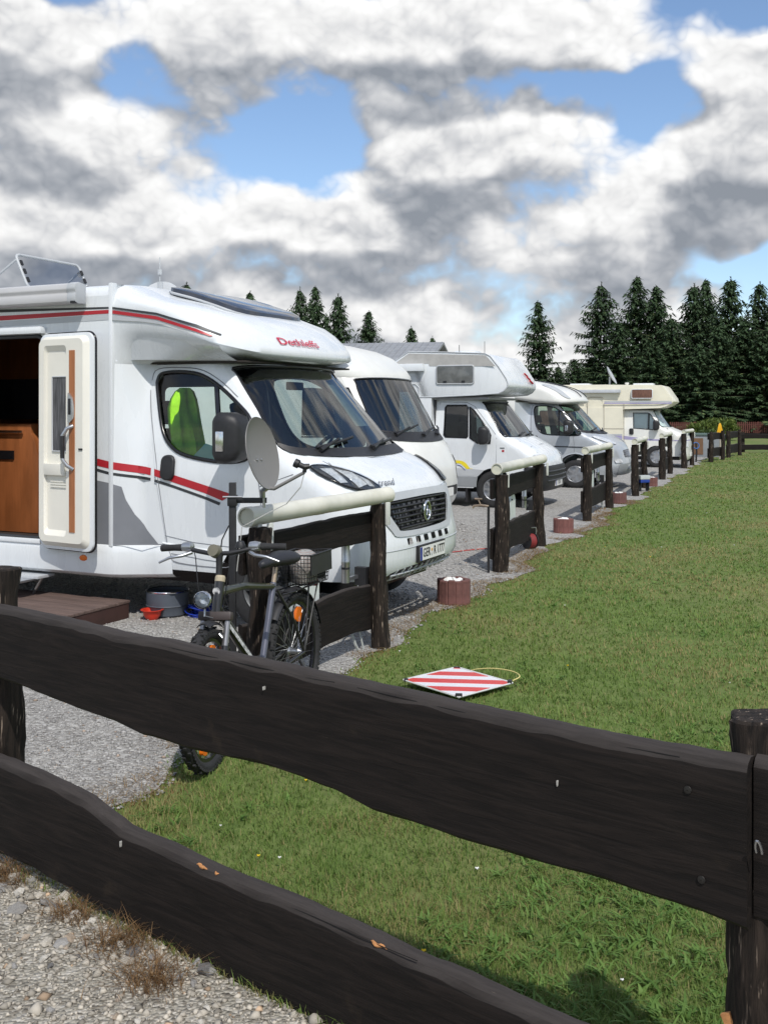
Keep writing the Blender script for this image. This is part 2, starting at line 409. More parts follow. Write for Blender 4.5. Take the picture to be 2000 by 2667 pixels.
# ---- loose gravel and stones
def rock_shape(seed, n=0):
    bm = bmesh.new(); bmesh.ops.create_icosphere(bm, subdivisions=1, radius=1)
    rs = random.Random(seed)
    pl_ = [(Vector((rs.uniform(-1, 1), rs.uniform(-1, 1), rs.uniform(-1, 1))).normalized(), rs.uniform(.45, .8)) for _ in range(7)]
    for v in bm.verts:
        for nv, dd in pl_:
            k = v.co.dot(nv)-dd
            if k > 0: v.co -= nv*k
        v.co *= rs.uniform(.9, 1.1)
    me = bpy.data.meshes.new('stone'); bm.to_mesh(me); bm.free(); return me
def scatter_stones(name, pos, size, cols, m, parent, label):
    """many little octahedral chips in one mesh"""
    N = len(pos); base = np.array([(1,0,0),(-1,0,0),(0,1,0),(0,-1,0),(0,0,1),(0,0,-1)], float)
    fc = np.array([(0,2,4),(2,1,4),(1,3,4),(3,0,4),(2,0,5),(1,2,5),(3,1,5),(0,3,5)])
    V = base[None]*(rng.uniform(.5, 1.2, (N, 6, 1)))*size[:, None, None]
    a = rng.uniform(0, 6.28, N); ca, sa = np.cos(a)[:, None], np.sin(a)[:, None]
    tl = rng.uniform(-.5, .5, N); ct, s_ = np.cos(tl)[:, None], np.sin(tl)[:, None]
    y, z = V[..., 1]*ct-V[..., 2]*s_, V[..., 1]*s_+V[..., 2]*ct
    x = V[..., 0]; V = np.stack([x*ca-y*sa, x*sa+y*ca, z*.62], -1)+pos[:, None, :]
    me = bpy.data.meshes.new(name); me.vertices.add(N*6); me.vertices.foreach_set('co', V.reshape(-1))
    F = (fc[None]+6*np.arange(N)[:, None, None]).reshape(-1)
    me.loops.add(len(F)); me.loops.foreach_set('vertex_index', F.astype(np.int32))
    me.polygons.add(N*8); me.polygons.foreach_set('loop_start', np.arange(0, N*24, 3, dtype=np.int32)); me.polygons.foreach_set('loop_total', np.full(N*8, 3, np.int32))
    ca_ = me.color_attributes.new('tint', 'FLOAT_COLOR', 'POINT'); cc = np.ones((N, 6, 4)); cc[..., :3] = cols[:, None, :]; ca_.data.foreach_set('color', cc.reshape(-1))
    me.update(); me.validate(); me.materials.append(m); o = link(bpy.data.objects.new(name, me), parent); return tag(o, label, kind='stuff')
STONEM = attr_mat('stone_chips', 'tint', .9, .2)
def stone_cols(N, warm, lo=.13, sp=.42):
    g = rng.beta(2.2, 2.2, N)*sp+lo; c = np.stack([g*(1+.06*warm), g, g*(1-.10*warm)], -1)
    k = rng.random(N) < .03; c[k] *= np.array([1.10, .88, .72]); return c
N = 42000
Z = np.exp(rng.uniform(math.log(3.9), math.log(16), N)); X = rng.uniform(-.42, .12, N)*Z
t_, n_ = X*RR.x+Z*RR.y, X*RN.x+Z*RN.y
ok = np.array([n_[i] < edge_n(t_[i])+.05 for i in range(N)]) & ((X-FA.x)*FM.x+(Z-FA.y)*FM.y < -.1)
X, Z = X[ok], Z[ok]; sz = rng.gamma(3, .0017, len(X))*np.maximum(1, Z/7)+.0025
scatter_stones('gravel_chips', np.stack([X, Z, .004+sz*.2], -1), sz, stone_cols(len(X), .3, .22, .24), STONEM, GRAV, 'loose grey gravel chips')
N = 26000
s = rng.uniform(-1.2, 3.2, N); dd = rng.uniform(-.08, 1.9, N)
X = FA.x+FD.x*s+FM.x*dd; Z = FA.y+FD.y*s+FM.y*dd; ok = (Z > 1.7); X, Z = X[ok], Z[ok]
sz = rng.gamma(2.2, .0028, len(X))+.002
scatter_stones('rubble_chips', np.stack([X, Z, .008+sz*.2], -1), sz, stone_cols(len(X), 1.6)*1.02, STONEM, PATH, 'small mixed rubble chips')
rocks = []
cols = [(.36, .33, .28), (.25, .24, .225), (.15, .145, .14), (.50, .46, .39), (.38, .31, .24), (.31, .30, .285), (.56, .53, .47)]
for k in range(14):
    me = rock_shape(k+3); c = cols[k % 7]; me.materials.append(mat('stone_%d' % (k % 7), c, .9, .3, 9, bump=.4, bscale=25)); rocks.append(me)
for k in range(230):
    for _ in range(50):
        sx_ = random.uniform(-.5, 2.9); dx_ = random.uniform(-.02, 1.5)
        q = FA+FD*sx_+FM*dx_
        near = math.exp(-max(0, dx_)/.22)
        band = .25+.75*near
        if q.y > 2.1 and abs(q.x) < .42*q.y and random.random() < band: break
    szz = random.choice([.009, .011, .014, .017, .022])*(1+.75*near*random.random())
    # darker slate pieces gather near the foot of the fence
    me = rocks[random.choice([1, 2, 5, 8, 9, 12])] if near > .6 and sx_ > .6 and random.random() < .6 else random.choice(rocks)
    o = link(bpy.data.objects.new('stone', me), PATH); o.location = (q.x, q.y, .008+szz*.28)
    o.scale = (szz*random.uniform(.9, 1.6), szz*random.uniform(.8, 1.2), szz*random.uniform(.5, .85)); o.rotation_euler = (random.uniform(-.4, .4), random.uniform(-.4, .4), random.uniform(0, 6.3))

# ---- grass
def blades(name, P, h, w, lean, cols, m, parent, label, seg=2):
    """tapered bent blades in one mesh: P base points (N,3), h heights, w widths"""
    N = len(P); a = rng.uniform(0, 6.283, N); fx, fy = np.cos(a), np.sin(a); sxv, syv = -fy, fx
    rows = []
    for j in range(seg+1):
        u = j/seg; bend = lean*h*u*u; zz = h*u*(1-.25*lean*u)
        c = np.stack([P[:, 0]+fx*bend, P[:, 1]+fy*bend, P[:, 2]+zz], -1); ww = w*.5*(1-.9*u**1.5)
        if j == seg: rows.append(c[:, None, :])
        else:
            o = np.stack([sxv*ww, syv*ww, np.zeros(N)], -1); rows.append(np.stack([c-o, c+o], 1))
    V = np.concatenate(rows, 1); nv = V.shape[1]
    tris = []
    for j in range(seg-1): b = 2*j; tris += [(b, b+1, b+3), (b, b+3, b+2)]
    b = 2*(seg-1); tris.append((b, b+1, b+2)); tris = np.array(tris)
    F = (tris[None]+nv*np.arange(N)[:, None, None]).reshape(-1); nt = len(F)//3
    me = bpy.data.meshes.new(name); me.vertices.add(N*nv); me.vertices.foreach_set('co', V.reshape(-1))
    me.loops.add(len(F)); me.loops.foreach_set('vertex_index', F.astype(np.int32))
    me.polygons.add(nt); me.polygons.foreach_set('loop_start', np.arange(0, nt*3, 3, dtype=np.int32)); me.polygons.foreach_set('loop_total', np.full(nt, 3, np.int32))
    at = me.color_attributes.new('tint', 'FLOAT_COLOR', 'POINT'); cc = np.ones((N, nv, 4)); cc[..., :3] = cols[:, None, :]; at.data.foreach_set('color', cc.reshape(-1))
    me.update(); me.materials.append(m); o = link(bpy.data.objects.new(name, me), parent); return tag(o, label, kind='stuff')
GRASSM = attr_mat('grass_blades', 'tint', .6, .3, .38)
def fbm(x, y, f, s=0): return np.array([mnoise.fractal((a*f, b*f, s), 1.0, 2.0, 3) for a, b in zip(x, y)])
N = 330000
Z = np.exp(rng.uniform(math.log(2.0), math.log(42), N)); X = rng.uniform(-.44, .46, N)*Z+rng.uniform(-.3, .3, N)
t_, n_ = X*RR.x+Z*RR.y, X*RN.x+Z*RN.y
tt = np.linspace(-5, 60, 3000); en = np.interp(t_, tt, [edge_n(a) for a in tt])
behind = ((X-FA.x)*FM.x+(Z-FA.y)*FM.y)
ok = (n_ > en-.06*rng.random(N)) & (behind < .02)
X, Z, t_, n_, en = X[ok], Z[ok], t_[ok], n_[ok], en[ok]
p1 = fbm(X, Z, .42, 1.7); p2 = fbm(X, Z, 1.7, 5.1); p3 = fbm(X, Z, 6.0, 2.2)
edge = np.exp(-np.maximum(0, n_-en)/.16)
dry = np.clip(.25+.80*p1+.50*p2+.62*edge*(.4+p2*1.5+.5), .03, .92)
N = len(X); isdry = rng.random(N) < dry
near_ = 1/(1+np.exp((Z-5.5)*1.2))
h = (.018+.024*rng.random(N)+.016*np.clip(p3+p2, -.6, 1.4))*np.where(isdry, .8, 1)*(1+.25*near_)
w = .0032*np.maximum(1, Z/3.8)*rng.uniform(.7, 1.5, N)
g0 = np.array([.098, .172, .032]); g1 = np.array([.225, .315, .078]); st = np.array([.29, .245, .110]); br = np.array([.22, .125, .05])
k = np.clip(rng.random(N)*.75+.28*(p2+.5), 0, 1)[:, None]; cols = g0*(1-k)+g1*k
kd = rng.random(N)[:, None]; cd_ = st*1.3*kd+np.array([.25, .24, .085])*(1-kd)
eb = (edge > .35) & (rng.random(N) < edge*.8); cd_[eb] = br*rng.uniform(.7, 1.2, (eb.sum(), 1))
cols = np.where(isdry[:, None], cd_, cols)
h = np.where(eb, h*.6, h)
blades('grass', np.stack([X, Z, np.zeros(N)], -1), h, w, rng.uniform(.2, 1.3, N), cols, GRASSM, None, 'short green and straw coloured lawn grass')
# broad leaves of clover, plantain and dandelion in the turf
N = 5200; Z = np.exp(rng.uniform(math.log(2.2), math.log(13), N)); X = rng.uniform(-.40, .42, N)*Z
cx = fbm(X, Z, .9, 9.); ok = (cx > .10)
t_, n_ = X*RR.x+Z*RR.y, X*RN.x+Z*RN.y; ok &= (n_ > np.interp(t_, tt, [edge_n(a) for a in tt])+.05) & ((X-FA.x)*FM.x+(Z-FA.y)*FM.y < -.02)
X, Z = X[ok], Z[ok]; N = len(X)
X = np.repeat(X, 4)+rng.normal(0, .012, N*4); Z = np.repeat(Z, 4)+rng.normal(0, .012, N*4); N *= 4
kk = rng.random(N)[:, None]
blades('weeds', np.stack([X, Z, np.full(N, .008)], -1), rng.uniform(.02, .045, N), rng.uniform(.008, .016, N), rng.uniform(.8, 2.0, N),
       np.array([.085, .175, .034])*(1-kk)+np.array([.19, .31, .075])*kk, GRASSM, None, 'broad leaved weeds in the lawn', seg=3)
# wild flowers
fv = []; ff = []; fc = []
for k in range(34):
    for _ in range(30):
        zz = math.exp(random.uniform(math.log(2.6), math.log(20))); xx = random.uniform(-.3, .38)*zz; t0, n0 = row_tn(xx, zz)
        if n0 > edge_n(t0)+.05 and (xx-FA.x)*FM.x+(zz-FA.y)*FM.y < -.1: break
    r0 = random.uniform(.0035, .0065)*(1+zz*.05); y_ = random.random() < .4; b0 = len(fv); h0 = random.uniform(.035, .055)
    for j in range(8): a = j*math.pi/4; fv.append((xx+r0*math.cos(a), zz+r0*math.sin(a), h0+r0*.5*(j % 2)))
    fv.append((xx, zz, h0+r0*.3)); fv.append((xx, zz, h0-r0))
    for j in range(8): ff.append((b0+j, b0+(j+1) % 8, b0+8)); ff.append((b0+j, b0+9, b0+(j+1) % 8))
    fc += [(.75, .52, .02, 1) if y_ else (.72, .72, .68, 1)]*10
o = obj_from('wild_flowers', fv, ff, attr_mat('petals', 'tint', .7, .2)); o.data.color_attributes.new('tint', 'FLOAT_COLOR', 'POINT').data.foreach_set('color', [c for q in fc for c in q])
tag(o, 'tiny yellow and white flowers dotted over the lawn', kind='stuff')
# dead brown tufts at the foot of the near fence
tuft_spots = [(.10, .06, 1.0, 'brown dead grass tuft at the left frame edge under the fence'), (.52, .05, .8, 'thin dark dead grass tuft, second from the left below the fence'), (.80, .07, .95, 'rusty brown dry grass tuft below the middle of the lower board'),
              (1.05, .16, .95, 'spreading ginger dry grass tuft on the rubble, largest of the row'), (1.95, .14, .8, 'straw dry grass tuft at the bottom edge by the stones')]
for (s0, d0, k0, lab) in tuft_spots:
    q = FA+FD*s0+FM*d0; N = int(300*k0)
    P = np.stack([q.x+rng.normal(0, .055*k0, N), q.y+rng.normal(0, .045*k0, N), np.full(N, .008)], -1)
    kk = rng.random(N)[:, None]; c = np.array([.13, .068, .030])*(1-kk)+np.array([.33, .21, .10])*kk
    o = blades('dry_grass_tuft', P, rng.uniform(.035, .12, N)*k0, rng.uniform(.0016, .003, N), rng.uniform(.6, 2.2, N), c, GRASSM, None, None, seg=3)
    del o['kind']; tag(o, lab, 'grass tuft', 'dead grass tufts along the near fence')
# straw litter on the gravel edge
N = 9000; t_ = rng.uniform(2.8, 20, N)**1.0; n_ = np.interp(t_, tt, [edge_n(a) for a in tt])+rng.normal(-.08, .10, N)
X = RR.x*t_+RN.x*n_; Z = RR.y*t_+RN.y*n_; lp = fbm(X, Z, 1.1, 4.); ok = (lp > -.15) & ((X-FA.x)*FM.x+(Z-FA.y)*FM.y < -.1); X, Z = X[ok], Z[ok]; N = len(X)
kk = rng.random(N)[:, None]
blades('straw_litter', np.stack([X, Z, np.full(N, .008)], -1), rng.uniform(.015, .05, N), rng.uniform(.002, .004, N)*np.maximum(1, Z/6), rng.uniform(1.5, 3.5, N),
       np.array([.20, .115, .05])*(1-kk)+np.array([.36, .26, .13])*kk, GRASSM, GRAV, 'straw and dead grass along the gravel edge')

# ------------------------------------------------------------------ spruces
SPRM = None
def spruce_mesh(seed, H=13., Rmax=2.9):
    rs = np.random.default_rng(seed); V = []; C = []; tv = MB()
    def spray(p, d, L, wd, c):
        # one drooping fan of needles: elongated diamond, folded
        d = d/np.linalg.norm(d); up = np.array([0, 0, 1.]); sd = np.cross(d, up); sd /= (np.linalg.norm(sd)+1e-6)
        roll = rs.uniform(-.8, .8); sd = sd*math.cos(roll)+up*math.sin(roll)
        V.append([p, p+d*L*.45+sd*wd, p+d*L-up*L*.10, p+d*L*.45-sd*wd]); C.append(c)
    z = .05*H
    while z < H*.985:
        f = 1-z/H; Lb = Rmax*(f**.82)*min(1., .35+f*4.5)*(1.0 if z > .12*H else .8)*rs.uniform(.72, 1.15)+.06
        nb = int(rs.integers(5, 8)) if f > .12 else 4
        a0 = rs.uniform(0, 6.28)
        for b in range(nb):
            a = a0+6.283*b/nb+rs.uniform(-.5, .5); L = Lb*rs.uniform(.38, 1.32); dirh = np.array([math.cos(a), math.sin(a), 0])
            rise = .45*(1-f)+.02; droop = rs.uniform(.20, .42)*f+.02
            pts = []
            ns = max(4, int(L/.16))
            for j in range(ns+1):
                u = j/ns; pts.append(np.array([0, 0, z])+dirh*L*u+np.array([0, 0, L*(rise*u-droop*u*u*1.1+.16*max(0, u-.7))]))
            if L > .5: tv.tube([tuple(pts[0]), tuple(pts[len(pts)//2]), tuple(pts[-1])], [.035*f+.012, .02*f+.008, .004], 3, caps=False)
            base = rs.uniform(.75, 1.2)
            for j in range(1, ns+1):
                u = j/ns; p = pts[j]; tan = pts[j]-pts[j-1]; tan /= np.linalg.norm(tan); sd = np.cross(tan, [0, 0, 1.])
                tl = min(.55, .10+.55*L*.42*(1-u*.75))
                for sgn in (-1, 1):
                    dv = tan*.75+sd*sgn*rs.uniform(.6, 1.1)+np.array([0, 0, rs.uniform(-.45, .05)])
                    k = base*rs.uniform(.7, 1.3); c = np.array([.060, .100, .045])*k
                    if rs.random() < .10: c = np.array([.11, .145, .055])*k
                    spray(p, dv, tl*rs.uniform(.8, 1.35), .055+.075*tl, c)
                    if tl > .28:
                        q = p+dv/np.linalg.norm(dv)*tl*.5
                        spray(q, dv+sd*sgn*.5+np.array([0, 0, -.5]), tl*.6, .05, c*.95)
                for _ in range(2): spray(p, tan*rs.uniform(.2, 1)+sd*rs.uniform(-.5, .5)+np.array([0, 0, -.9]), rs.uniform(.25, .55), .075, np.array([.052, .088, .040])*base)
            spray(pts[-1]-tan*.05, tan, .22, .035, np.array([.05, .075, .034])*base)
        z += rs.uniform(.014, .040)*H*(.5+.5*f)
    for j in range(14):
        a = rs.uniform(0, 6.28); spray(np.array([0, 0, H*(.955+.04*j/14)]), np.array([math.cos(a)*.5, math.sin(a)*.5, 1]), .24, .03, np.array([.035, .055, .027]))
    V = np.array(V); N = len(V); me = bpy.data.meshes.new('crown'); me.vertices.add(N*4); me.vertices.foreach_set('co', V.reshape(-1))
    F = np.array([(0, 1, 2), (0, 2, 3)]); F = (F[None]+4*np.arange(N)[:, None, None]).reshape(-1)
    me.loops.add(len(F)); me.loops.foreach_set('vertex_index', F.astype(np.int32)); me.polygons.add(N*2)
    me.polygons.foreach_set('loop_start', np.arange(0, N*6, 3, dtype=np.int32)); me.polygons.foreach_set('loop_total', np.full(N*2, 3, np.int32))
    cc = np.ones((N, 4, 4)); cc[..., :3] = np.array(C)[:, None, :]; me.color_attributes.new('tint', 'FLOAT_COLOR', 'POINT').data.foreach_set('color', cc.reshape(-1))
    me.update(); me.materials.append(SPRM)
    tv.tube([(0, 0, -.3), (0, 0, H*.4), (0, 0, H*.8), (0, 0, H)], [.20, .13, .05, .012], 7)
    tm = bpy.data.meshes.new('trunk'); tm.from_pydata(tv.v, [], tv.f); tm.materials.append(mat('spruce_bark', (.075, .055, .042), .9, .3, 8))
    return me, tm
SPRM = attr_mat('spruce_needles', 'tint', .65, .25, .12)
SPR = [spruce_mesh(s, 13, r) for s, r in ((1, 3.3), (2, 3.0), (3, 3.8), (5, 2.6), (8, 3.5), (9, 2.8))]
DSP = 2000/1659.
def px(xd, yd, Z):
    """view direction through a point of the photograph, at depth Z"""
    return ((xd*DSP-1000)/2700*Z, Z, 1.7-(yd*DSP-1070)/2700*Z)
def spruce(xd, yd, Z, k, lab, wide=1.0):
    X, Y, Ht = px(xd, yd, Z); o = thing('spruce_tree', lab, 'tree', (X, Y, 0), random.uniform(0, 6.28), 'spruces behind the pitches')
    s = Ht/13.; c, t = SPR[k]; tlx, tly = random.uniform(-.03, .03), random.uniform(-.03, .03)
    for nm, me in (('crown', c), ('trunk', t)):
        q = link(bpy.data.objects.new(nm, me), o); q.scale = (s*wide, s*wide, s); q.rotation_euler = (tlx, tly, 0)
spr = [(1170, 648, 84, 3, 'lone slender spruce left of the dark grove, above the silver motorhome', 1.0), (1292, 608, 86, 2, 'broad spruce at the left end of the dark grove', 1.0),
       (1376, 594, 88, 0, 'tall spruce, left of a close pair in the grove', 1.0), (1416, 615, 87, 3, 'spruce, right of a close pair in the grove', 1.1),
       (1494, 610, 86, 1, 'spruce in the grove above the cream motorhome nose', 1.1), (1529, 602, 90, 0, 'dark spruce just right of the cream motorhome, centre of the right group', .9),
       (1578, 598, 85, 1, 'spruce standing above the yellow marker sign', 1.1), (1632, 608, 86, 2, 'spruce near the right edge of the picture', .9), (1672, 630, 84, 0, 'spruce cut by the right edge of the picture', 1.0),
       (1335, 690, 82, 1, 'shorter spruce between broad and tall spruces of the grove', 1.2), (1455, 680, 81, 0, 'shorter spruce in the grove behind the roof dish', 1.2), (1245, 775, 80, 2, 'low young spruce beside the lone slender one', 1.5),
       (1605, 690, 80, 3, 'shorter spruce in front near the right edge', 1.5), (1552, 700, 79, 2, 'short wide spruce above the picket fence', 1.15), (1205, 790, 92, 1, 'small spruce low behind the silver motorhome', 1.6), (1280, 770, 95, 0, 'small spruce filling the gap behind the broad one', 1.6), (1510, 740, 78, 1, 'low spruce right above the brown picket fence', 1.5), (1410, 730, 79, 2, 'low spruce behind the cream motorhome roof', 1.2), (1650, 720, 78, 0, 'low spruce at the far right above the rails', 1.5),
       (403, 610, 78, 3, 'spruce tip showing over the nearest roof beside the roof dish', 1.0), (544, 626, 78, 3, 'spruce tip over the skylight of the nearest roof', 1.0), (645, 618, 80, 0, 'spruce, left of the pair over the first overcab', .8),
       (679, 616, 82, 1, 'spruce, right of the pair over the first overcab', .9), (738, 633, 80, 1, 'spruce with open branches between the pair and the grey barn roof', 1.0), (795, 670, 84, 3, 'spruce sloping down towards the grey roof', 1.1),
       (893, 703, 95, 3, 'small bare spruce over the grey barn roof', 1.0), (932, 725, 100, 3, 'tiny spruce tip over the alcove roof', .8), (700, 680, 86, 2, 'low spruce between the taller ones over the overcab', .9), (1115, 800, 105, 1, 'distant spruce low behind the alcove roof', 1.3), (1700, 640, 86, 2, 'spruce just outside the right edge', 1.0)]
for a in spr: spruce(*a[:3], (a[3]+(int(a[0]) % 3)*2) % 6, a[4], a[5]*(1.30 if a[0] > 1100 else 1.2))
# leafy undergrowth
def bush(name, loc, rx, ry, rz, N, c1, c2, lab, cat='bush', leaf=.05):
    o = thing(name, lab, cat, loc)
    u = rng.normal(0, 1, (N, 3)); u /= np.linalg.norm(u, axis=1)[:, None]; rad = rng.uniform(.45, 1, N)**.5
    lump = 1+.3*np.array([mnoise.noise((a*1.8, b*1.8, c*1.8)) for a, b, c in u]); P = u*(rad*lump)[:, None]*np.array([rx, ry, rz]); P[:, 2] += rz*.9; P[:, 2] = np.maximum(P[:, 2], .02)
    kk = rng.random(N)[:, None]; q = blades('foliage', P, rng.uniform(.6, 1.4, N)*leaf*2, rng.uniform(.6, 1.2, N)*leaf, rng.uniform(.3, 2, N), np.array(c1)*(1-kk)+np.array(c2)*kk, GRASSM, o, None)
    del q['kind']
    b = MB()
    for j in range(6): a = j*1.05; b.tube([(0, 0, 0), (rx*.35*math.cos(a), ry*.35*math.sin(a), rz*.8), (rx*.6*math.cos(a), ry*.6*math.sin(a), rz*1.5)], [.02, .014, .006], 4)
    b.build('stem', mat('twig', (.09, .065, .04), .9), o); return o
X, Y, _ = px(1545, 940, 60); bush('shrub', (X, Y, 0), 1.5, 1.2, .62, 2600, (.09, .14, .03), (.19, .24, .06), 'yellow green shrub in front of the brown picket fence', leaf=.11)
X, Y, _ = px(1520, 960, 41); bush('shrub', (X, Y, 0), .75, .6, .48, 1600, (.05, .085, .025), (.10, .15, .045), 'dark green shrub behind the last fence sections', leaf=.07)
X, Y, _ = px(858, 755, 75); bush('shrub', (X, Y, 0), 1.6, 1.5, 3.1, 2400, (.05, .085, .025), (.11, .16, .045), 'leafy tree top peeping over the grey barn roof', 'tree', leaf=.16)
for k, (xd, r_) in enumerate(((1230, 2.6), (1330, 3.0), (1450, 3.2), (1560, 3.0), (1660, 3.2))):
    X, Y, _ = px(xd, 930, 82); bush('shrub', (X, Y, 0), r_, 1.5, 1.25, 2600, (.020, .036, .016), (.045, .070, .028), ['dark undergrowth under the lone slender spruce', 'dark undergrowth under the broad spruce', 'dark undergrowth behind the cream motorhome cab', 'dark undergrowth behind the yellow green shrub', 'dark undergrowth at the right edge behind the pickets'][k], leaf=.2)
# brown picket fence far back
pf = thing('picket_fence', 'low red brown picket fence in front of the dark spruces', 'fence', (0, 0, 0))
PICK = mat('picket_paint', (.105, .030, .022), .7, .25, 4)
p0 = Vector(px(1150, 930, 74)[:2]); p1 = Vector(px(1760, 930, 76)[:2]); dv = (p1-p0); Lf = dv.length; dv.normalize()
pm = MB().box(-.045, .045, -.01, .01, .08, .86).box(-.03, .03, -.0095, .0095, .86, .90); po = pm.build('picket', PICK, pf); po.location = (p0.x, p0.y, 0); po.rotation_euler = (0, 0, math.atan2(dv.y, dv.x))
for k in range(1, int(Lf/.145)):
    q = link(bpy.data.objects.new('picket', po.data), pf); w_ = p0+dv*(k*.145); q.location = (w_.x, w_.y, random.uniform(-.015, .015)); q.rotation_euler = (0, 0, math.atan2(dv.y, dv.x))
for hz in (.28, .68):
    MB().tube([(p0.x, p0.y+.03, hz), (p1.x, p1.y+.03, hz)], .035, 4).build('rail', PICK, pf)
for k in range(int(Lf/2.4)+1):
    w_ = p0+dv*(k*2.4); MB().box(w_.x-.05, w_.x+.05, w_.y+.07, w_.y+.17, 0, .92).build('post', PICK, pf)
# grey barn roof behind the second motorhome
bb = thing('barn', 'low barn with pale grey sheet roof behind the second motorhome', 'barn', (-.6, 46, 0), R(-12))
BROOF = mat('sheet_roof', (.33, .34, .35), .5, .15, 3, metal=.3)
MB().box(-6, 2.2, 0, 9, 0, 3.6).build('wall', mat('barn_wall', (.45, .43, .40), .9, .15, 2), bb)
MB().prism([(-.4, 3.55), (4.5, 4.9), (9.4, 3.55), (9.4, 3.65), (4.5, 5.02), (-.4, 3.65)], lambda y, z: (-6.3, y, z), lambda y, z: (2.6, y, z)).build('roof', BROOF, bb)
rb = MB()
for k in range(30): x = -6.2+k*.3; rb.tube([(x, -.4, 3.66), (x, 4.5, 5.03)], .02, 4)
rb.build('roof_rib', BROOF, bb)
MB().box(-3.8, -2.9, -.03, .02, .0, 2.1).build('door', mat('barn_door', (.12, .07, .04), .8), bb)

# ================================================================== MOTORHOMES (local frame: x = u forward, y = v across from the near side, z = up)
class Nose:
    """plan = superellipse front of half width B(h) about v=c, reaching uf(h), corner depth A(h)"""
    def __init__(s, c, B, uf, A, p): s.c = c; s.B = pl(B); s.uf = pl(uf); s.A = pl(A); s.p = pl(p)
    def fu(s, v, h):
        p = s.p(h); w = min(1., abs(v-s.c)/s.B(h)); return s.uf(h)-s.A(h)*(1-max(0., 1-w**p)**(1/p))
    def w_of(s, u, h):
        A = s.A(h); p = s.p(h); e = (u-(s.uf(h)-A))/A
        return 1. if e <= 0 else max(0., 1-min(1., e)**p)**(1/p)
    hs = None      # height above which the front sheet (windscreen) wraps far round the corner
    def w45(s, h):
        w = .5**(1/s.p(h))
        if s.hs is None: return w
        k = max(0., min(1., (h-s.hs+.10)/.12)); return w+(.972-w)*k
    def u45(s, h):
        p = s.p(h); return s.uf(h)-s.A(h)*(1-max(0., 1-s.w45(h)**p)**(1/p))
    def side(s, off=0., far=False):
        def f(u, h):
            def P(u, h): return Vector((u, s.c-s.B(h)*s.w_of(u, h), h))
            p = P(u, h)
            if off:
                a = P(u+.004, h)-P(u-.004, h); b = P(u, h+.01)-P(u, h-.01); n = a.cross(b)
                if n.y > 0: n = -n
                p = p+n.normalized()*off
            if far: p.y = 2*s.c-p.y
            return p
        return f
    def front(s, off=0.):
        def f(v, h):
            def P(v, h): return Vector((s.fu(v, h), v, h))
            p = P(v, h)
            if off:
                a = P(v+.004, h)-P(v-.004, h); b = P(v, h+.01)-P(v, h-.01); n = a.cross(b)
                if n.x < 0: n = -n
                p = p+n.normalized()*off
            return p
        return f
    def side_outline(s, ur, h0, h1, arch=None, n=26):
        """side sheet from u=ur to the 45 degree line of the corner; arch=(u, r, ground h) cuts the wheel opening"""
        out = [(ur(h1), h1), (ur(h0), h0)]
        if arch:
            ua, ha, ra = arch
            a0 = math.acos(max(-1, min(1, (h0-ha)/ra))) if abs(h0-ha) < ra else 0
            sp = math.sqrt(max(0, ra*ra-(h0-ha)**2)); k0 = math.atan2(h0-ha, -sp); k1 = math.atan2(h0-ha, sp)
            if k0 < 0: k0 += 2*math.pi
            for j in range(13): t = k0+(k1-k0)*j/12; out.append((ua+ra*math.cos(t), ha+ra*math.sin(t)))
        for j in range(n+1): h = h0+(h1-h0)*j/n; out.append((s.u45(h), h))
        return out
    def front_outline(s, h0, h1, n=26):
        L = []; Rr = []
        for j in range(n+1):
            h = h0+(h1-h0)*j/n; w = s.w45(h)*s.B(h); L.append((s.c-w, h)); Rr.append((s.c+w, h))
        return L+Rr[::-1]
def wheel(root, u, v, r, wd, style='cover', steer=0, flip=1, m_rim=None):
    """road wheel with its outer face towards -v (flip=1) or +v (flip=-1)"""
    M = Matrix.Translation((u, v, r)) @ Matrix.Rotation(steer, 4, 'Z') @ Matrix.Rotation(R(90*flip), 4, 'X')
    b = MB(); prof = [(r*.60, wd*.5), (r*.66, wd*.52), (r*.80, wd*.54), (r*.94, wd*.5), (r*.995, wd*.36), (r, wd*.12), (r, -wd*.12), (r*.995, -wd*.36), (r*.94, -wd*.5), (r*.66, -wd*.5), (r*.60, -wd*.4)]
    b.lathe(prof, 36, M); w = b.build('wheel', RUB, root, smooth=True, sharp=50)
    m_rim = m_rim or ALU; b = MB(); b.lathe([(r*.61, wd*.47), (r*.58, wd*.50), (r*.54, wd*.44), (r*.52, wd*.20), (r*.2, wd*.26)], 30, M); b.lathe([(.001, wd*.40), (r*.14, wd*.40), (r*.16, wd*.34), (r*.16, wd*.1)], 18, M)
    b.build('rim', m_rim, w, smooth=True, sharp=40)
    b = MB(); ns = 5 if style == 'alloy' else 8
    for k in range(ns):
        a = 2*math.pi*k/ns
        Mk = M @ Matrix.Rotation(a, 4, 'Z'); wv = .20 if style == 'alloy' else .13
        b.add([Mk @ Vector(p) for p in ((r*.13, -r*wv*.6, wd*.40), (r*.55, -r*wv*.45, wd*.46), (r*.55, r*wv*.45, wd*.46), (r*.13, r*wv*.6, wd*.40), (r*.13, -r*wv*.6, wd*.25), (r*.55, -r*wv*.45, wd*.30), (r*.55, r*wv*.45, wd*.30), (r*.13, r*wv*.6, wd*.25))],
              [(0, 1, 2, 3), (7, 6, 5, 4), (0, 4, 5, 1), (1, 5, 6, 2), (2, 6, 7, 3), (3, 7, 4, 0)])
    b.build('spoke', m_rim, w); return w
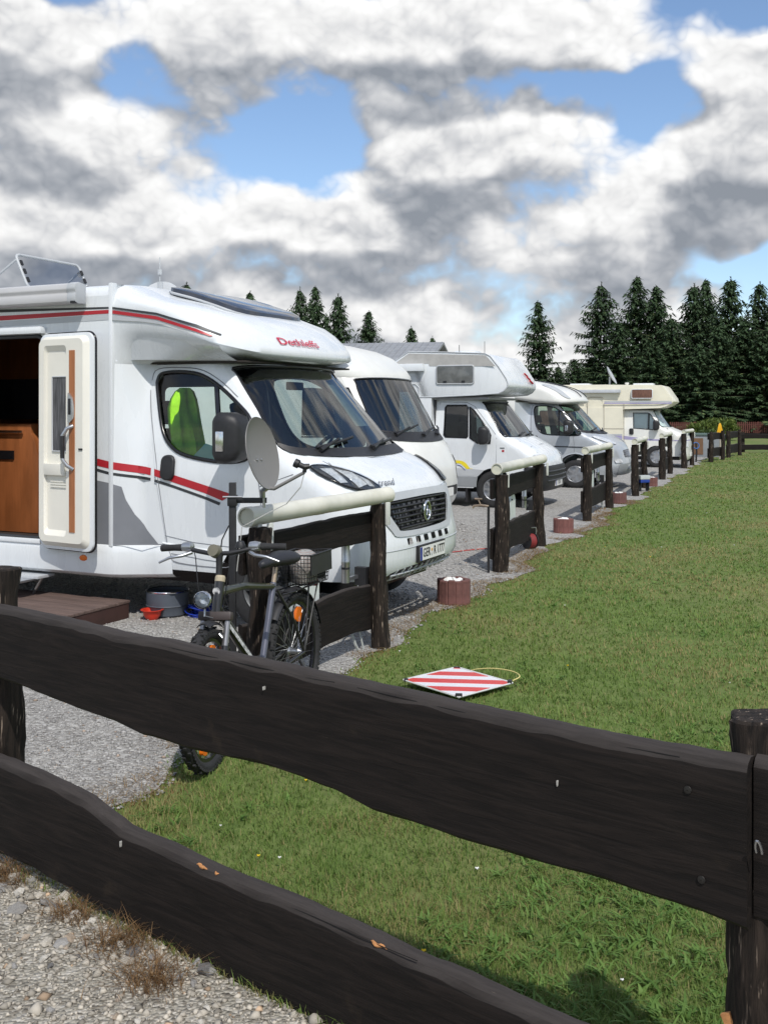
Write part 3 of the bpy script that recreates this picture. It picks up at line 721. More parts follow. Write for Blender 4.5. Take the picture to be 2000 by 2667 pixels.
def body_section(hb, ht, W, rr=.12, v0=0.):
    """closed cross-section of a coach body (v, h)"""
    pts = [(v0, hb), (v0, ht-rr)]
    for k in range(1, 6): t = R(180-18*k); pts.append((v0+rr+rr*math.cos(t), ht-rr+rr*.8*math.sin(t)))
    pts += [(v0+W*.5, ht)]
    for k in range(5, 0, -1): t = R(18*k); pts.append((v0+W-rr+rr*math.cos(t), ht-rr+rr*.8*math.sin(t)))
    pts += [(v0+W, ht-rr), (v0+W, hb)]; return pts
def extr(name, sec, u0, u1, m, root, cap=True, **k):
    n = len(sec); b = MB().loft([[(u0, v, h) for v, h in sec], [(u1, v, h) for v, h in sec]], True, cap, cap); return b.build(name, m, root, smooth=True, sharp=30)
def box(name, m, root, *a, bevel=0): return MB().box(*a).build(name, m, root, bevel=bevel)
def mirror(root, u, v, h, m, s=1., lens=True):
    b = MB(); sec = rrect(-.15*s, .15*s, -.19*s, .19*s, .07*s, 4)
    rings = [[(u+x*k+du, v+y0, h+z*k) for x, z in sec] for (y0, k, du) in ()]
    rings = []
    for (du, k) in ((-.10, .86), (-.07, 1.0), (.0, 1.0), (.08, .86), (.115, .55)):
        rings.append([(u+du*s, v+x*.8*k, h+z*k) for x, z in sec])
    b.loft(rings, True, True, True); o = b.build('mirror', m, root, smooth=True, sharp=45)
    b = MB().box(u-.02, u+.06, v+.06, v+.34*s, h-.07*s, h+.09*s); b.build('mirror_arm', m, o, bevel=.015)
    panel('mirror_glass', rrect(-.10*s, .10*s, -.15*s, .15*s, .04*s), lambda a, z: Vector((u-.104*s, v+a, h+z)), CHROME, o, step=.2)
    if lens:
        box('indicator', CHROME, o, u-.06*s, u+.01*s, v-.128*s, v-.108*s, h-.10*s, h+.05*s, bevel=.008)
    return o
def seat(root, u, v, m=SEATM, sc=1.):
    b = MB().box(u-.25, u+.25, v-.24, v+.24, .75*sc, .95*sc); o = b.build('seat', m, root, bevel=.05)
    M = Matrix.Translation((u-.24, v, .95*sc)) @ Matrix.Rotation(R(-14), 4, 'Y')
    MB().box(-.08, .06, -.23, .23, 0, .62, M).build('seat_back', m, o, bevel=.05)
    MB().box(-.06, .05, -.13, .13, .66, .86, M).build('headrest', m, o, bevel=.04)
def steering(root, u, v, h):
    M = Matrix.Translation((u, v, h)) @ Matrix.Rotation(R(-52), 4, 'Y')
    b = MB().tube([M @ Vector((.19*math.cos(t), .19*math.sin(t), 0)) for t in np.linspace(0, 2*math.pi, 25)[:-1]], .017, 6, closed=True)
    o = b.build('steering_wheel', BLK, root, smooth=True, sharp=80)
    b = MB().lathe([(.001, .02), (.06, .02), (.07, -.02), (.03, -.25), (.001, -.25)], 12, M)
    for a in (0, 2.1, 4.2): b.tube([M @ Vector((.05*math.cos(a), .05*math.sin(a), 0)), M @ Vector((.185*math.cos(a), .185*math.sin(a), 0))], .014, 5)
    b.build('hub', BLK, o)
def wiper(root, nose, v0, h0, v1, h1):
    f = nose.front(.025); b = MB().tube([f(v0+(v1-v0)*k/8, h0+(h1-h0)*k/8) for k in range(9)], .013, 5)
    f2 = nose.front(.04); b.tube([f2(v0+.0, h0-.03), f2(v0+(v1-v0)*.55, h0+(h1-h0)*.55+.015)], [.02, .009], 5)
    return b.build('wiper', BLK, root, smooth=True, sharp=80)
def seam(root, pts, fn, r=.0035, name='panel_gap', m=None):
    return MB().tube([fn(*p) for p in pts], r, 4).build(name, m or DECG, root)
def off_poly(poly, d):
    """shrink a polygon towards its centroid by about d"""
    cx = sum(p[0] for p in poly)/len(poly); cy = sum(p[1] for p in poly)/len(poly)
    out = []
    for x, y in poly:
        L = math.hypot(x-cx, y-cy); k = max(.3, 1-d/L); out.append((cx+(x-cx)*k, cy+(y-cy)*k))
    return out

# ------------------------------------------------------------------ 1: near white semi-integrated motorhome
def motorhome_near():
    o = thing('motorhome', 'white motorhome with red stripes and its side door open, nearest of the row', 'motorhome', (-.107, 7.397, 0), -R(25.5), 'motorhomes parked along the fence row')
    C = 1.15
    N = Nose(C, [(.3, 1.0), (.5, 1.035), (1.2, 1.035), (1.45, 1.0), (2.1, .86)],
             [(.36, -.17), (.42, -.07), (.50, -.02), (.66, -.015), (.76, -.04), (.9, -.065), (1.02, -.10), (1.08, -.125), (1.16, -.195), (1.24, -.31), (1.32, -.455), (1.36, -.545), (2.10, -1.17)],
             [(.3, .42), (1.1, .44), (1.36, .46), (2.1, .46)], [(.3, 2.9), (1.1, 2.9), (1.4, 2.5), (2.1, 2.4)])
    N.hs = 1.40; S, F = N.side, N.front
    ur = pl([(.42, -1.82), (.63, -1.90), (1.3, -2.02), (2.08, -2.16)])
    win = spline([(-2.05, 1.87), (-2.06, 1.96), (-2.01, 2.012), (-1.80, 2.018), (-1.62, 1.985), (-1.43, 1.885), (-1.25, 1.75), (-1.135, 1.64), (-1.09, 1.50), (-1.10, 1.34), (-1.33, 1.30), (-1.69, 1.345), (-1.86, 1.43), (-1.96, 1.58)], 4)
    so = N.side_outline(ur, .43, 2.08, (-.95, .33, .42))
    wsh = spline([(.322, 1.98), (.36, 2.05), (.7, 2.065), (C, 2.07), (1.6, 2.065), (1.94, 2.05), (1.978, 1.98), (2.04, 1.7), (2.10, 1.45), (2.02, 1.385), (1.6, 1.365), (C, 1.36), (.7, 1.365), (.28, 1.385), (.20, 1.45), (.26, 1.7)], 4)
    gr = spline([(.50, .985), (.60, 1.0), (C, 1.008), (1.62, 1.0), (1.72, .985), (1.70, .93), (1.60, .80), (1.54, .765), (C, .755), (.70, .765), (.63, .80), (.52, .93)], 3)
    slots = [rrect(v, v+.085, .655, .705, .008, 2) for v in (.74, .89, 1.04, 1.19, 1.34, 1.49)]
    lgr = spline([(.50, .42), (.62, .47), (C, .485), (1.68, .47), (1.80, .42), (1.68, .395), (C, .385), (.62, .395)], 3)
    fo = N.front_outline(.375, 2.08, 40)
    for far in (False, True):
        panel('cab_side', so, S(0, far), WHITE, o, [win], .07)
        g = panel('side_window', win, S(-.012, far), GLS, o, step=.12); rim_tube('window_seal', win, S(.0, far), .016, BLKG, g)
        MB().tube([S(-.004, far)(-1.36, 1.31), S(-.004, far)(-1.48, 1.91)], .022, 5).build('window_bar', BLKG, g)
    panel('cab_front', fo, F(), WHITE, o, [wsh, gr, lgr]+slots, .055)
    ws = panel('windscreen', wsh, F(-.01), GLW, o, step=.08); rim_tube('screen_seal', wsh, F(.0), .012, BLKG, ws)
    panel('cowl', spline([(.20, 1.45), (.30, 1.41), (.7, 1.40), (C, 1.395), (1.6, 1.40), (2.0, 1.41), (2.10, 1.45), (2.08, 1.375), (1.95, 1.345), (1.5, 1.325), (C, 1.32), (.8, 1.325), (.35, 1.345), (.22, 1.375)], 3), F(.012), BLK, o, step=.06)
    panel('screen_band', spline([(.33, 1.985), (.37, 2.045), (.7, 2.06), (C, 2.065), (1.6, 2.06), (1.93, 2.045), (1.97, 1.985), (1.7, 1.98), (C, 1.975), (.6, 1.98)], 3), F(-.018), BLKG, ws, step=.08)
    wiper(o, N, .42, 1.40, .95, 1.47); wiper(o, N, 1.15, 1.39, 1.72, 1.44)
    panel('bonnet', spline([(.36, 1.30), (.60, 1.325), (C, 1.333), (1.7, 1.325), (1.94, 1.30), (1.92, 1.16), (1.82, 1.085), (1.6, 1.06), (C, 1.05), (.7, 1.06), (.48, 1.085), (.38, 1.16)], 5), F(.007), WHITE, o, step=.05)
    panel('grille_surround', spline([(.40, 1.045), (.58, 1.058), (C, 1.064), (1.68, 1.058), (1.86, 1.045), (1.83, .93), (1.70, .775), (1.60, .725), (C, .715), (.64, .725), (.54, .775), (.41, .93)], 4), F(.010), LGREY, o, [gr], .05)
    gb = panel('grille', gr, F(-.05), BLKG, o, step=.08)
    for k in range(6):
        h = .785+k*.040; wv = .44+.026*k
        MB().tube([F(-.005)(C-.03-wv+2*wv*j/16, h+.006*math.cos((j-8)/8*1.5)) for j in range(17)], .011, 5).build('grille_bar', BLK, gb, smooth=True, sharp=80)
    for k in range(9): v = .70+k*.10; MB().tube([F(-.03)(v, .775), F(-.03)(v, .99)], .006, 4).build('grille_rib', BLK, gb)
    p0 = F(.022)(C, .885); em = MB().tube([p0+Vector((0, .062*math.cos(t), .075*math.sin(t))) for t in np.linspace(0, 6.2832, 29)[:-1]], .011, 6, closed=True).build('emblem', CHROME, o, smooth=True, sharp=80)
    MB().lathe([(.001, .004), (.055, .002), (.06, -.02)], 24, Matrix.Translation(p0-Vector((.006, 0, 0))) @ Matrix.Rotation(R(90), 4, 'Y')).build('emblem_field', mat('emblem_green', (.03, .05, .035), .3), em)
    eb = MB(); q0 = p0+Vector((.006, 0, 0))      # raised looped stroke inside the ring
    eb.tube([q0+Vector((0, y, z)) for y, z in ((-.022, -.035), (-.012, .04), (.022, .03), (.026, -.004), (.004, -.02), (-.02, -.008), (.012, .006), (.018, -.04))], .006, 5); eb.build('emblem_mark', CHROME, em, smooth=True, sharp=80)
    for s_ in slots: panel('bumper_slot', s_, F(-.03), BLKG, o, step=.1)
    lg = panel('lower_grille', lgr, F(-.035), BLKG, o, step=.1)
    MB().tube([F(.0)(.56+1.18*j/12, .432) for j in range(13)], .009, 5).build('grille_bar', LGREY, lg)
    for k in range(11): v = .62+k*.106; MB().tube([F(.0)(v, .395), F(.0)(v, .475)], .009, 4).build('grille_bar', LGREY, lg)
    seam(o, [(C-1.0+2.0*j/30*1.0, .715-.0*j) for j in range(0)] or [(.30+1.7*j/30, .63) for j in range(31)], F(.001), .004, 'bumper_gap', LGREY)
    # number plate on its carrier
    pf_ = lambda y, z: F(.0)(C, .565)+Vector((.028-.02*abs(z)*0, y, z))
    pc = MB().box(-.012, .012, -.275, .275, -.068, .068, Matrix.Translation(F(.012)(C, .565))).build('number_plate', BLK, o, bevel=.004)
    panel('plate_face', rrect(-.26, .26, -.055, .055, .008), pf_, mat('plate_white', (.78, .78, .75), .4, .02), pc, step=.3)
    pf2 = lambda y, z: F(.0)(C, .565)+Vector((.0305, y, z))
    panel('country_band', rrect(-.258, -.218, -.053, .053, .006), pf2, mat('plate_blue', (.01, .03, .28), .4), pc, step=.3)
    PBK = mat('plate_black', (.015, .015, .015), .5)
    text_obj('plate_text', 'GER', .098, lambda x, y: pf2(x-.127, y), PBK, pc, xs=.82, bold=.0012); text_obj('plate_text', 'R', .098, lambda x, y: pf2(x+.042, y), PBK, pc, xs=.82, bold=.0012)
    text_obj('plate_text', '1777', .098, lambda x, y: pf2(x+.165, y), PBK, pc, xs=.82, bold=.0012); text_obj('plate_text', 'D', .03, lambda x, y: pf2(x-.238, y-.033), mat('plate_white'), pc) if False else None
    for zz, cc in ((.012, (.6, .3, .05)), (-.018, (.5, .5, .5))): MB().lathe([(.001, .001), (.013, .001), (.013, -.001)], 14, Matrix.Translation(pf2(-.02, zz)) @ Matrix.Rotation(R(90), 4, 'Y')).build('plate_seal', mat('seal_%d' % int(zz*1000), cc, .5), pc)
    # headlights wrap the corner: built on the side sheet and the front sheet
    hl = spline([(.175, 1.235), (.20, 1.275), (.30, 1.27), (.43, 1.215), (.52, 1.135), (.535, 1.095), (.48, 1.085), (.36, 1.09), (.25, 1.125), (.19, 1.18)], 4)
    HLB = mat('lamp_dark', (.055, .06, .065), .35, .5, 24); HLR = mat('lamp_reflector', (.80, .82, .84), .22, .25, 30, metal=.35)
    for far in (False, True):
        fx = (lambda v: 2*C-v) if far else (lambda v: v)
        hp = [(fx(v), h) for v, h in hl]
        hb = panel('headlight', hp, F(.014), HLB, o, step=.04); rim_tube('lamp_edge', hp, F(.014), .007, BLKG, hb)
        for poly in ([(.21, 1.25), (.285, 1.25), (.27, 1.15), (.22, 1.15)], [(.30, 1.245), (.40, 1.215), (.42, 1.13), (.32, 1.11)], [(.41, 1.20), (.465, 1.155), (.475, 1.11), (.425, 1.115)]):
            panel('reflector', [(fx(v), h) for v, h in poly], F(.021), HLR, hb, step=.03)
        panel('lens', hp, F(.030), glass('lamp_glass', (.85, .88, .9), extra=.04), hb, step=.04)
        seam(o, [(fx(.21+.04*k), 1.085-.012*k) for k in range(5)], F(.002), .003)
    text_obj('model_name', 'trend', .085, lambda x, y: F(.012)(x+.66, 1.135)+Vector((.012-.55*y*.6, -.004, y*.85)), DECG, o, shear=.1, xs=1.25, bold=.001)
    # door: gaps, handle, stripes
    d1 = [(-1.03, 1.32), (-.99, 1.1), (-.985, .86), (-1.13, .72), (-1.26, .55), (-1.30, .48), (-1.75, .49), (-1.83, .56), (-1.87, .7), (-1.98, 1.3), (-2.10, 1.75), (-2.12, 1.95), (-2.07, 2.045), (-1.80, 2.052), (-1.61, 2.022), (-1.42, 1.925), (-1.27, 1.81)]
    seam(o, spline(d1, 4, False), S(.001), .004)
    seam(o, [(-1.88, .70), (-1.6, .66), (-1.2, .64)], S(.001), .003); seam(o, [(-1.82, .56), (-1.5, .53), (-1.31, .52)], S(.001), .003)
    seam(o, [(-.99, 1.12), (-.7, 1.22), (-.5, 1.30), (-.42, 1.33)], S(.001), .003)
    seam(o, [(-1.90, .64), (-1.6, .61), (-1.28, .60)], S(.004), .010, 'rub_strip', WHITE)
    hd = panel('door_handle', rrect(-1.90, -1.80, 1.16, 1.33, .04, 4), S(.03), BLK, o, step=.05); rim_tube('handle_edge', rrect(-1.90, -1.80, 1.16, 1.33, .04, 4), S(.014), .018, BLK, hd)
    def band(name, top, bot, m, fn): return panel(name, top+bot[::-1], fn, m, o, step=.08)
    band('red_stripe', [(-1.99, 1.232), (-1.80, 1.190), (-1.5, 1.118), (-1.235, 1.052)], [(-1.985, 1.175), (-1.80, 1.130), (-1.5, 1.055), (-1.33, 1.0)], RED, S(.003))
    band('dark_stripe', [(-1.985, 1.150), (-1.80, 1.108), (-1.5, 1.03), (-1.345, .985)], [(-1.985, 1.128), (-1.80, 1.086), (-1.5, 1.008), (-1.36, .962)], CHAR, S(.003))
    # fairing between cab and coach body
    vf = lambda u: .0+.125*max(0., min(1., (u+2.33)/.22))**1.3
    tb = lambda u, h: (1.035-N.B(max(1.2, h)))*max(0., min(1., (u+2.33)/.20))
    ff = lambda off=0.: (lambda u, h: Vector((u, vf(u)+tb(u, h)-off, h)))
    fa = [(-2.33, .60), (-1.86, .61), (-1.88, .8), (-1.97, 1.25), (-2.03, 1.7), (-2.10, 2.10), (-2.33, 2.13)]
    panel('fairing', fa, ff(), WHITE, o, step=.05)
    panel('fairing', fa, lambda u, h: Vector((u, 2*C-vf(u)-tb(u, h), h)), WHITE, o, step=.05)
    panel('grey_decal', [(-2.315, 1.105), (-2.25, 1.085), (-2.22, .98), (-2.16, .86), (-2.06, .73), (-1.94, .615), (-2.315, .615)], ff(.003), DECG, o, step=.05)
    panel('red_stripe', [(-2.315, 1.285), (-2.03, 1.238), (-2.03, 1.18), (-2.315, 1.225)], ff(.003), RED, o, step=.05)
    panel('dark_stripe', [(-2.315, 1.200), (-2.03, 1.158), (-2.03, 1.136), (-2.315, 1.178)], ff(.003), CHAR, o, step=.05)
    # coach body: near wall with the entrance opening, far wall, roof, back
    UB = -6.9; hole = rrect(-3.72, -3.045, .63, 2.33, .07, 4)
    panel('side_wall', [(UB, .60), (-2.33, .60), (-2.33, 2.64), (UB, 2.64)], lambda u, h: Vector((u, 0, h)), WHITE, o, [hole], .12)
    fwn = rrect(-3.55, -2.55, 1.30, 1.95, .06); panel('side_wall', [(UB, .45), (-2.33, .45), (-2.33, 2.64), (UB, 2.64)], lambda u, h: Vector((u, 2.3, h)), WHITE, o, [fwn], .3)
    panel('coach_window', fwn, lambda u, h: Vector((u, 2.305, h)), GLS, o, step=.3)
    sec = [(v, h) for v, h in body_section(.5, 2.765, 2.3, .13) if h > 2.63]
    MB().loft([[(u, v, h) for v, h in sec] for u in (UB, -2.33)], False).build('roof', WHITE, o, smooth=True, sharp=40)
    MB().box(UB-.03, UB, 0, 2.3, .45, 2.72).build('rear_wall', WHITE, o); box('floor', DARKI, o, UB, -2.3, .03, 2.27, .50, .595); box('cab_floor', DARKI, o, -2.3, -1.2, .20, 2.10, .50, .60)
    MB().add([(-2.336, v, h) for v, h in body_section(2.3, 2.765, 2.3, .13)], [tuple(range(len(body_section(2.3, 2.765, 2.3, .13))))]).build('roof_bulkhead', WHITE, o)
    box('corner_rail', WHITE, o, -2.348, -2.312, -.012, .05, .60, 2.74, bevel=.006)
    # entrance: frame, interior
    rim_tube('door_frame', hole, lambda u, h: Vector((u, -.004, h)), .018, CHAR, o)
    box('door_hood', WHITE, o, -3.85, -3.02, -.07, .02, 2.345, 2.41, bevel=.025)
    ins = thing  # interior pieces are parts of the vehicle
    box('interior_wall', WOODI, o, -4.9, -3.0, 1.12, 1.15, .6, 2.6); box('interior_wall', DARKI, o, -4.95, -4.91, .04, 1.15, .6, 2.6); box('interior_wall', DARKI, o, -3.02, -2.98, .04, 1.15, .6, 2.6)
    cb = MB(); cb.prism([(-4.4, .6), (-3.52, .6), (-3.52, 1.30), (-3.555, 1.42), (-3.60, 1.50), (-3.60, 1.58), (-4.4, 1.58)], lambda u, h: (u, .42, h), lambda u, h: (u, .9, h)); cbo = cb.build('cabinet', WOODI, o, bevel=.012)
    box('towel_rail', CHROME, cbo, -4.0, -3.68, .385, .405, 1.50, 1.525, bevel=.006); box('cabinet_slot', BLKG, cbo, -4.0, -3.80, .405, .422, 1.26, 1.34)
    box('television', BLKG, o, -4.3, -3.66, .72, .78, 1.62, 2.0, bevel=.01); box('step_sill', WHITE, o, -3.74, -3.06, -.03, .06, .585, .625, bevel=.008)
    box('towel', mat('red_cloth', (.45, .05, .03), .9), o, -3.68, -3.60, .60, .64, 1.50, 1.68, bevel=.02)
    # open door leaf, folded forward along the wall
    M = Matrix.Translation((-3.005, -.05, 0)) @ Matrix.Rotation(R(-7), 4, 'Z') @ Matrix.Diagonal((1.06, 1, 1, 1))
    dl = MB(); oc = rrect(0, .60, .565, 2.335, .075, 5)
    dl.prism(oc, lambda u, h: M @ Vector((u, .0, h)), lambda u, h: M @ Vector((u, -.035, h))); leaf = dl.build('entrance_door', WHITE, o, bevel=.008); leaf['label'] = 'open cream lined entrance door with narrow window'
    rim_tube('door_seal', oc, lambda u, h: M @ Vector((u, -.004, h)), .012, BLKG, leaf)
    D = lambda off: (lambda u, h: M @ Vector((u, -off, h)))
    pan = rrect(.09, .345, .68, 2.235, .03, 3); lin = rrect(.035, .53, .63, 2.285, .05, 4)
    b = MB(); n_ = len(lin); ol = off_poly(lin, -.02)
    b.loft([[D(.035)(*p) for p in rrect(.012, .565, .59, 2.31, .06, 4)], [D(.075)(*p) for p in lin]], True); b.build('door_liner', OFFW, leaf, smooth=True, sharp=30)
    panel('liner_face', lin, D(.075), OFFW, leaf, [pan], .09)
    b = MB(); b.loft([[D(.075)(*p) for p in pan], [D(.046)(*p) for p in off_poly(pan, .045)]], True, False, True); b.build('liner_recess', OFFW, leaf, smooth=True, sharp=30)
    w_ = panel('door_window', rrect(.165, .335, 1.37, 1.98, .008, 2), D(.050), mat('blind_grey', (.10, .10, .105), .5, .7, 8, stretch=(9, 9, .6)), leaf, step=.2); rim_tube('window_frame', rrect(.165, .335, 1.37, 1.98, .008, 2), D(.052), .006, LGREY, w_)
    MB().prism([(1.17, .047), (1.27, .047), (1.27, .090), (1.175, .083)], lambda h, q: D(q)(.10, h), lambda h, q: D(q)(.335, h)).build('door_shelf', OFFW, leaf, bevel=.006)
    for k in range(3): MB().box(.145, .335, -.056, -.044, 1.075+k*.022, 1.087+k*.022, M).build('vent_rib', OFFW, leaf)
    MB().box(.385, .445, -.081, -.070, .72, 2.19, M).build('wood_inlay', mat('inlay_wood', (.36, .135, .05), .5, .2, 5, stretch=(6, 6, .6)), leaf)
    hz_ = MB().tube([M @ Vector(p) for p in ((.43, -.08, 1.23), (.405, -.12, 1.26), (.372, -.135, 1.31), (.372, -.135, 1.50), (.405, -.12, 1.56), (.43, -.08, 1.58))], .016, 7).build('grab_handle', ALU, leaf, smooth=True, sharp=80)
    MB().tube([M @ Vector(p) for p in ((.372, -.136, 1.32), (.372, -.136, 1.50))], .0175, 7).build('grip', BLK, hz_, smooth=True, sharp=80)
    lt = MB().prism(spline([(.388, 1.62), (.388, 1.83), (.41, 1.83), (.438, 1.78), (.442, 1.66), (.425, 1.62)], 4), lambda u, h: D(.082)(u, h), lambda u, h: D(.098)(u, h)).build('door_latch', ALU, leaf); MB().box(.397, .420, -.104, -.096, 1.67, 1.80, M).build('latch_pull', BLK, lt, bevel=.004)
    MB().box(.49, .53, -.082, -.074, 1.385, 1.40, M).build('lock_strike', BLK, leaf)
    # skirt below the wall
    prof = [(.00, .612), (-.012, .60), (-.022, .55), (-.022, .45), (-.010, .375), (.03, .345), (.10, .335)]
    rings = []
    for k in range(25):
        u = UB+(-1.82-UB)*k/24 if k < 18 else -1.82-.55*(1-(k-17)/7.)
        rings.append(u)
    us = list(np.linspace(UB, -2.35, 6))+[-2.25, -2.1, -1.97, -1.88, -1.83, -1.815]
    b = MB(); b.loft([[(u, v+max(0, vf(u)*.95)+(.0 if u < -1.9 else .02*(u+1.9)/.085), h+(0 if u < -2.1 else (.02*(u+2.1)/.28 if h < .5 else .012*(u+2.1)/.28))) for v, h in prof] for u in us], False); b.build('skirt', WHITE, o, smooth=True, sharp=40)
    MB().lathe([(.001, .012), (.022, .010), (.026, .0)], 18, Matrix.Translation((-2.60, -.021, .495)) @ Matrix.Diagonal((1.6, 1, 1, 1)) @ Matrix.Rotation(R(90), 4, 'X')).build('side_marker', AMBER, o, smooth=True)
    seam(o, [(-2.33, .615), (-1.84, .63)], lambda u, h: Vector((u, vf(u)-.004, h)), .004)
    # stripes on the coach wall and cap
    W0 = lambda off: (lambda u, h: Vector((u, -off, h)))
    panel('dark_stripe', [(-6.9, 2.56), (-4.2, 2.585), (-3.54, 2.572), (-2.35, 2.545), (-2.35, 2.530), (-3.54, 2.548), (-4.2, 2.560), (-6.9, 2.53)], W0(.003), CHAR, o, step=.3)
    panel('red_stripe', [(-6.9, 2.505), (-4.2, 2.52), (-3.54, 2.518), (-2.35, 2.522), (-2.35, 2.492), (-3.54, 2.478), (-4.2, 2.475), (-6.9, 2.45)], W0(.003), RED, o, step=.3)
    panel('grey_stripe', [(-6.9, 2.44), (-4.2, 2.465), (-3.54, 2.470), (-2.35, 2.486), (-2.35, 2.440), (-3.54, 2.425), (-6.9, 2.38)], W0(.003), LGREY, o, step=.3)
    panel('red_stripe', [(-2.60, 1.335), (-2.35, 1.290), (-2.35, 1.232), (-2.60, 1.275)], W0(.003), RED, o, step=.3); panel('dark_stripe', [(-2.60, 1.255), (-2.35, 1.205), (-2.35, 1.183), (-2.60, 1.232)], W0(.003), CHAR, o, step=.3)
    panel('grey_decal', [(-2.60, 1.15), (-2.35, 1.115), (-2.35, .618), (-2.60, .618)], W0(.003), DECG, o, step=.3)
    # overcab cap
    prof = [(2.085, -1.36, .12), (2.10, -1.14, .06), (2.125, -1.05, .015), (2.145, -1.035, .0), (2.20, -1.05, .0), (2.28, -1.115, .0), (2.36, -1.21, .0), (2.43, -1.32, .0), (2.54, -1.58, .005), (2.64, -1.90, .03), (2.70, -2.13, .07), (2.74, -2.25, .16), (2.758, -2.31, .40)]
    lip = pl([(-2.35, .27), (-2.0, .245), (-1.6, .17), (-1.35, .08), (-1.15, .02), (-1.0, 0)])
    b = MB(); rings = []; npl = 22
    for i, (h, uf, ins_) in enumerate(prof):
        A = min(.62, uf+2.33); Bv = 1.15-ins_; ring = []; p = 2.5
        pts = []
        for j in range(npl+1):
            a = math.pi/2*j/npl; w = math.cos(a)**(2/p); e = math.sin(a)**(2/p); pts.append((uf-A+A*e, w))
        left = [(-2.33+(uf-A+2.33)*k/6, 1.) for k in range(6)]+pts
        full = [(u, C-Bv*w) for u, w in left]+[(u, C+Bv*w) for u, w in left[::-1][1:]]
        fade = max(0., 1-max(0., h-2.145)/.46)
        if i < 2: fade = .12 if i == 0 else .65
        ring = [(u, v, h+lip(u)*fade*(1 if i > 1 else 1)) for u, v in full]
        rings.append(ring)
    b.loft(rings, False); b.build('overcab', WHITE, o, smooth=True, sharp=60)
    capf = Nose(C, [(2.1, 1.15), (2.8, 1.15)], [(h, u) for h, u, i in prof[3:]], [(2.1, .62), (2.54, .62), (2.7, .3)], [(2., 2.5), (3, 2.5)])
    def cap_pt(v, h, off=.008):      # point on the cap's real skin at lateral v and final height h
        h0 = h
        for _ in range(12):
            u = capf.fu(v, h0); fd = max(0., 1-max(0., h0-2.145)/.46); h0 = max(2.146, h0+.7*(h-(h0+lip(u)*fd)))
        return Vector((capf.fu(v, h0), v, h))+Vector((.80, -.20, .55))*off*1.6
    tq = [cap_pt(v, 2.262) for v in (.50, .90, 1.30)]; tup = (cap_pt(.90, 2.30)-cap_pt(.90, 2.24)).normalized()
    def on_cap(x, y):
        k = (x+.40)/.40      # 0, 1, 2 at the three anchors
        return tq[0]*((k-1)*(k-2)/2)+tq[1]*(-k*(k-2))+tq[2]*(k*(k-1)/2)+tup*y
    text_obj('maker_name', 'Dethleffs', .108, on_cap, mat('badge_red', (.55, .012, .05), .4), o, xs=1.5, bold=.001)
    def cs(off):
        def f(u, h):
            h0 = h
            for _ in range(14):
                fd = max(0., 1-max(0., h0-2.145)/.46); h0 = max(2.146, h0+.6*(h-(h0+lip(u)*fd)))
            return Vector((u, capf.c-capf.B(h0)*capf.w_of(u, h0)-off, h))
        return f
    panel('dark_stripe', [(-2.31, 2.543), (-1.87, 2.478), (-1.51, 2.375), (-1.34, 2.300), (-1.34, 2.288), (-1.51, 2.355), (-1.87, 2.460), (-2.31, 2.526)], cs(.010), CHAR, o, step=.06)
    panel('red_stripe', [(-2.31, 2.516), (-1.87, 2.450), (-1.51, 2.342), (-1.38, 2.285), (-1.40, 2.280), (-1.52, 2.322), (-1.87, 2.424), (-2.31, 2.488)], cs(.010), RED, o, step=.06)
    panel('grey_stripe', [(-2.31, 2.478), (-1.87, 2.415), (-1.54, 2.317), (-1.75, 2.372), (-2.0, 2.410), (-2.31, 2.435)], cs(.010), LGREY, o, step=.06)
    # side infill under the cap lip, curving in to the cab door top
    b = MB(); rr_ = []
    for k in range(9):
        q = k/8.; ring = []
        for j in range(13):
            u = -2.33+(1.05)*j/12; hl_ = 2.145+lip(u); vi = vf(u)+tb(u, 2.085)-.004
            ring.append((u, .012*q+(vi-.012)*q**1.7, hl_+(2.085-hl_)*q))
        rr_.append(ring)
    b.loft(rr_, False); b.build('cap_underside', WHITE, o, smooth=True, sharp=80)
    rr_ = [[(u, 2*C-v, h) for u, v, h in ring] for ring in rr_]; MB().loft(rr_, False).build('cap_underside', WHITE, o, smooth=True, sharp=80)
    box('cab_roof', DARKI, o, -2.33, -1.22, .25, 2.05, 2.085, 2.10)
    # skylight in the cap and roof fittings
    sk = [(-2.12, .62), (-2.12, 1.62), (-1.42, 1.52), (-1.36, 1.1), (-1.42, .72)]
    rz_ = lambda u: float(np.interp(u, [-2.31, -2.25, -2.13, -1.9, -1.58, -1.32], [2.755, 2.74, 2.70, 2.64, 2.54, 2.43]))
    skp = spline([(-2.12, .50), (-2.13, 1.1), (-2.12, 1.75), (-1.8, 1.72), (-1.50, 1.62), (-1.44, 1.1), (-1.48, .52), (-1.8, .48)], 4)
    b = MB(); b.loft([[(u, v, rz_(u)-.01) for u, v in skp], [(u, v, rz_(u)+.052) for u, v in off_poly(skp, .01)], [(u, v, rz_(u)+.066) for u, v in off_poly(skp, .08)]], True, False, True); b.build('skylight', mat('smoked_acrylic', (.05, .055, .07), .12, .1, 4), o, smooth=True, sharp=30)
    rim_tube('skylight_frame', skp, lambda u, v: Vector((u, v, rz_(u)+.008)), .012, LGREY, o)
    dm = Matrix.Translation((-3.0, 1.5, 2.76)); di = MB(); Md = dm @ Matrix.Translation((0, 0, .02)) @ Matrix.Rotation(R(64), 4, 'X') @ Matrix.Rotation(R(18), 4, 'Y')
    di.lathe([(.001, -.05), (.1, -.04), (.2, -.01), (.205, .0), (.2, .002), (.1, -.03), (.001, -.04)], 24, Md); dd = di.build('roof_dish', LGREY, o, smooth=True, sharp=60)
